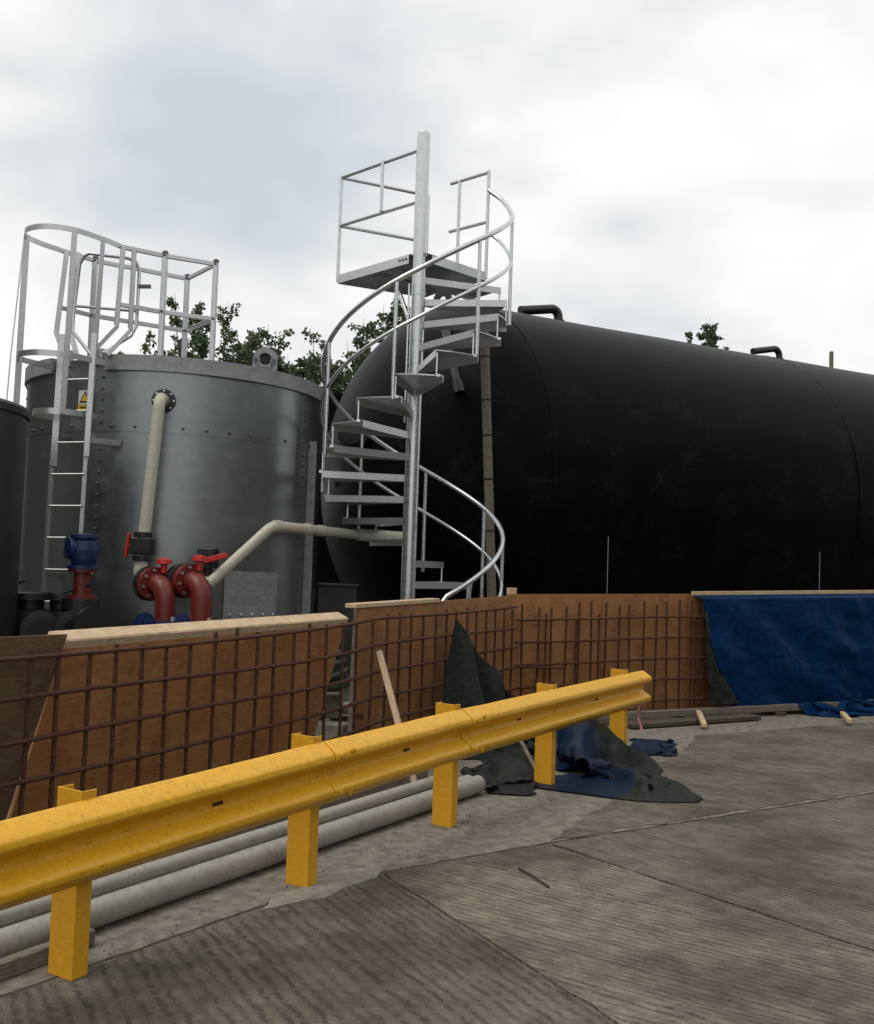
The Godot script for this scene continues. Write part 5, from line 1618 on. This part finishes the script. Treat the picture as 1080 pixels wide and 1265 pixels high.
	var rm = MB.new(); rm.sheet(g, 0.02, 0.02, Vector3.BACK, 0.001); part("strip", rm, M.pink, rb)
	# twigs and grit on the concrete
	var tw = MB.new(); tw.tube([V(0.50, 0.008, 5.38), V(0.56, 0.012, 5.25), V(0.63, 0.008, 5.08)], 0.006, 6)
	single("twig", tw, M.bark, "thin dark twig lying on the concrete in the middle", "twig")
	rng.seed = 301
	var gm = MB.new()
	for k in 520:
		var p: Vector2
		if k < 300:
			var l = rng.randf_range(0.2, 6.2)
			p = Vector2(-1.40, 3.72) + Vector2(0.52, 0.854) * l + Vector2(0.854, -0.52) * rng.randf_range(-0.25, 0.28)
		else:
			p = Vector2(rng.randf_range(-1, 4.5), rng.randf_range(3.2, 10.0))
			if p.x > 0.3 + (p.y - 5) * 1.2 + 3: continue
		var r = rng.randf_range(0.002, 0.006) * (1.6 if rng.randf() < 0.08 else 1.0)
		gm.lathe(V(p.x, 0.004, p.y), Vector3(rng.randf_range(-0.4, 0.4), 1, rng.randf_range(-0.4, 0.4)).normalized(), [[r, 0.0], [r * 0.8, r * 0.7], [0.0, r]], 5)
	var go = part("grit", gm, M.ground, self)
	go.set_meta("kind", "stuff")
	tag(go, "loose grit and crumbs scattered over the concrete by the barrier", "grit")
	# far pole beyond the tank
	var fp = MB.new(); fp.tube([V(10.42, 0, 26.0), V(10.42, 7.75, 26.0)], 0.055, 10)
	single("far_pole", fp, M.old_pole, "thin post rising beyond the far end of black tank", "pole")

# ---------------------------------------------------------------- trees beyond
func trees() -> void:
	var list = [
		[V(-7.7, 0, 27.0), 7.9, 1.5, 401, "low leafy tree at the left behind the ladder guard rail"],
		[V(-6.3, 0, 26.5), 8.9, 1.5, 402, "tallest twiggy tree behind the right post of the roof guard"],
		[V(-5.1, 0, 27.5), 8.3, 1.4, 403, "leafy tree just left of the tank's lifting lug"],
		[V(-3.7, 0, 27.0), 8.0, 1.4, 404, "leafy tree just right of the tank's lifting lug"],
		[V(-2.55, 0, 26.0), 8.4, 1.35, 405, "leafy tree showing through the staircase handrail"],
		[V(-1.55, 0, 27.0), 9.2, 1.1, 406, "leafy tree peeping over the rounded end of the black tank"],
		[V(11.9, 0, 44.0), 13.6, 1.25, 407, "small distant tree top showing above the black tank"],
	]
	for q in list: tree(q[0], q[1], q[2], q[3], q[4])

func tree(at: Vector3, h: float, r: float, sd: int, label: String) -> void:
	var t = thing("leafy_tree", label, "tree", at, "trees beyond the tanks")
	rng.seed = sd
	var wood = MB.new()
	var fork = h * 0.45
	wood.tube([at, at + Vector3(0.05, fork * 0.5, 0.03), at + Vector3(-0.04, fork, 0)], [0.16, 0.13, 0.10], 10)
	part("trunk", wood, M.bark, t)
	var limbs = MB.new()
	var lv = [MB.new(), MB.new(), MB.new()]
	for k in 13:
		var a = TAU * k / 13.0 + rng.randf_range(-0.3, 0.3)
		var reach = r * rng.randf_range(0.25, 1.0)
		var top = h * rng.randf_range(0.76, 1.0) if k > 1 else h * 0.97
		if reach > r * 0.8: top *= 0.92
		var b0 = at + Vector3(-0.04, fork * rng.randf_range(0.75, 1.0), 0)
		var e = at + Vector3(cos(a) * reach, top, sin(a) * reach)
		var c = b0.lerp(e, 0.5) + Vector3(cos(a) * reach * 0.35, rng.randf_range(-0.3, 0.2), sin(a) * reach * 0.35)
		var path = []; var rad = []
		for i in 9:
			var s = i / 8.0
			path.append(b0 * (1 - s) * (1 - s) + c * 2 * s * (1 - s) + e * s * s)
			rad.append(lerpf(0.05, 0.004, s))
		limbs.tube(path, rad, 6)
		# twigs with leaves
		for j in 20:
			var s = rng.randf_range(0.22, 0.97)
			var p = b0 * (1 - s) * (1 - s) + c * 2 * s * (1 - s) + e * s * s
			var dv = Vector3(rng.randf_range(-1, 1), rng.randf_range(-0.35, 0.9), rng.randf_range(-1, 1)).normalized()
			var ln = rng.randf_range(0.25, 0.8) * (r / 1.4) * (1.15 - 0.5 * s)
			var q = p + dv * ln
			limbs.tube([p, p.lerp(q, 0.5) + Vector3(0, 0.03, 0), q], [0.012, 0.009, 0.004], 4)
			var cnt = int(rng.randf_range(26, 60))
			for l in cnt:
				var f = pow(rng.randf(), 0.8)
				var g = p.lerp(q, f) + Vector3(rng.randf_range(-1, 1), rng.randf_range(-1, 1), rng.randf_range(-1, 1)) * 0.13 * (1.1 - f * 0.5)
				leaf(lv[rng.randi() % 3], g, rng.randf_range(0.04, 0.085) * (1.4 if h > 12 else 1.0))
	part("limbs", limbs, M.bark, t)
	for k in 3:
		var o = part("crown", lv[k], M.leaf[k], t)
		o.set_meta("kind", "stuff")

func leaf(m: MB, p: Vector3, s: float) -> void:
	var n = Vector3(rng.randf_range(-1, 1), rng.randf_range(-0.2, 1), rng.randf_range(-1, 1)).normalized()
	var u = n.cross(Vector3(rng.randf_range(-1, 1), rng.randf_range(-1, 1), rng.randf_range(-1, 1))).normalized()
	var w = n.cross(u)
	var a = p - u * s; var b = p + w * s * 0.55 + n * s * 0.15; var c = p + u * s; var d = p - w * s * 0.55 + n * s * 0.15
	m.tri(a, b, c, n, n, n)
	m.tri(a, c, d, n, n, n)
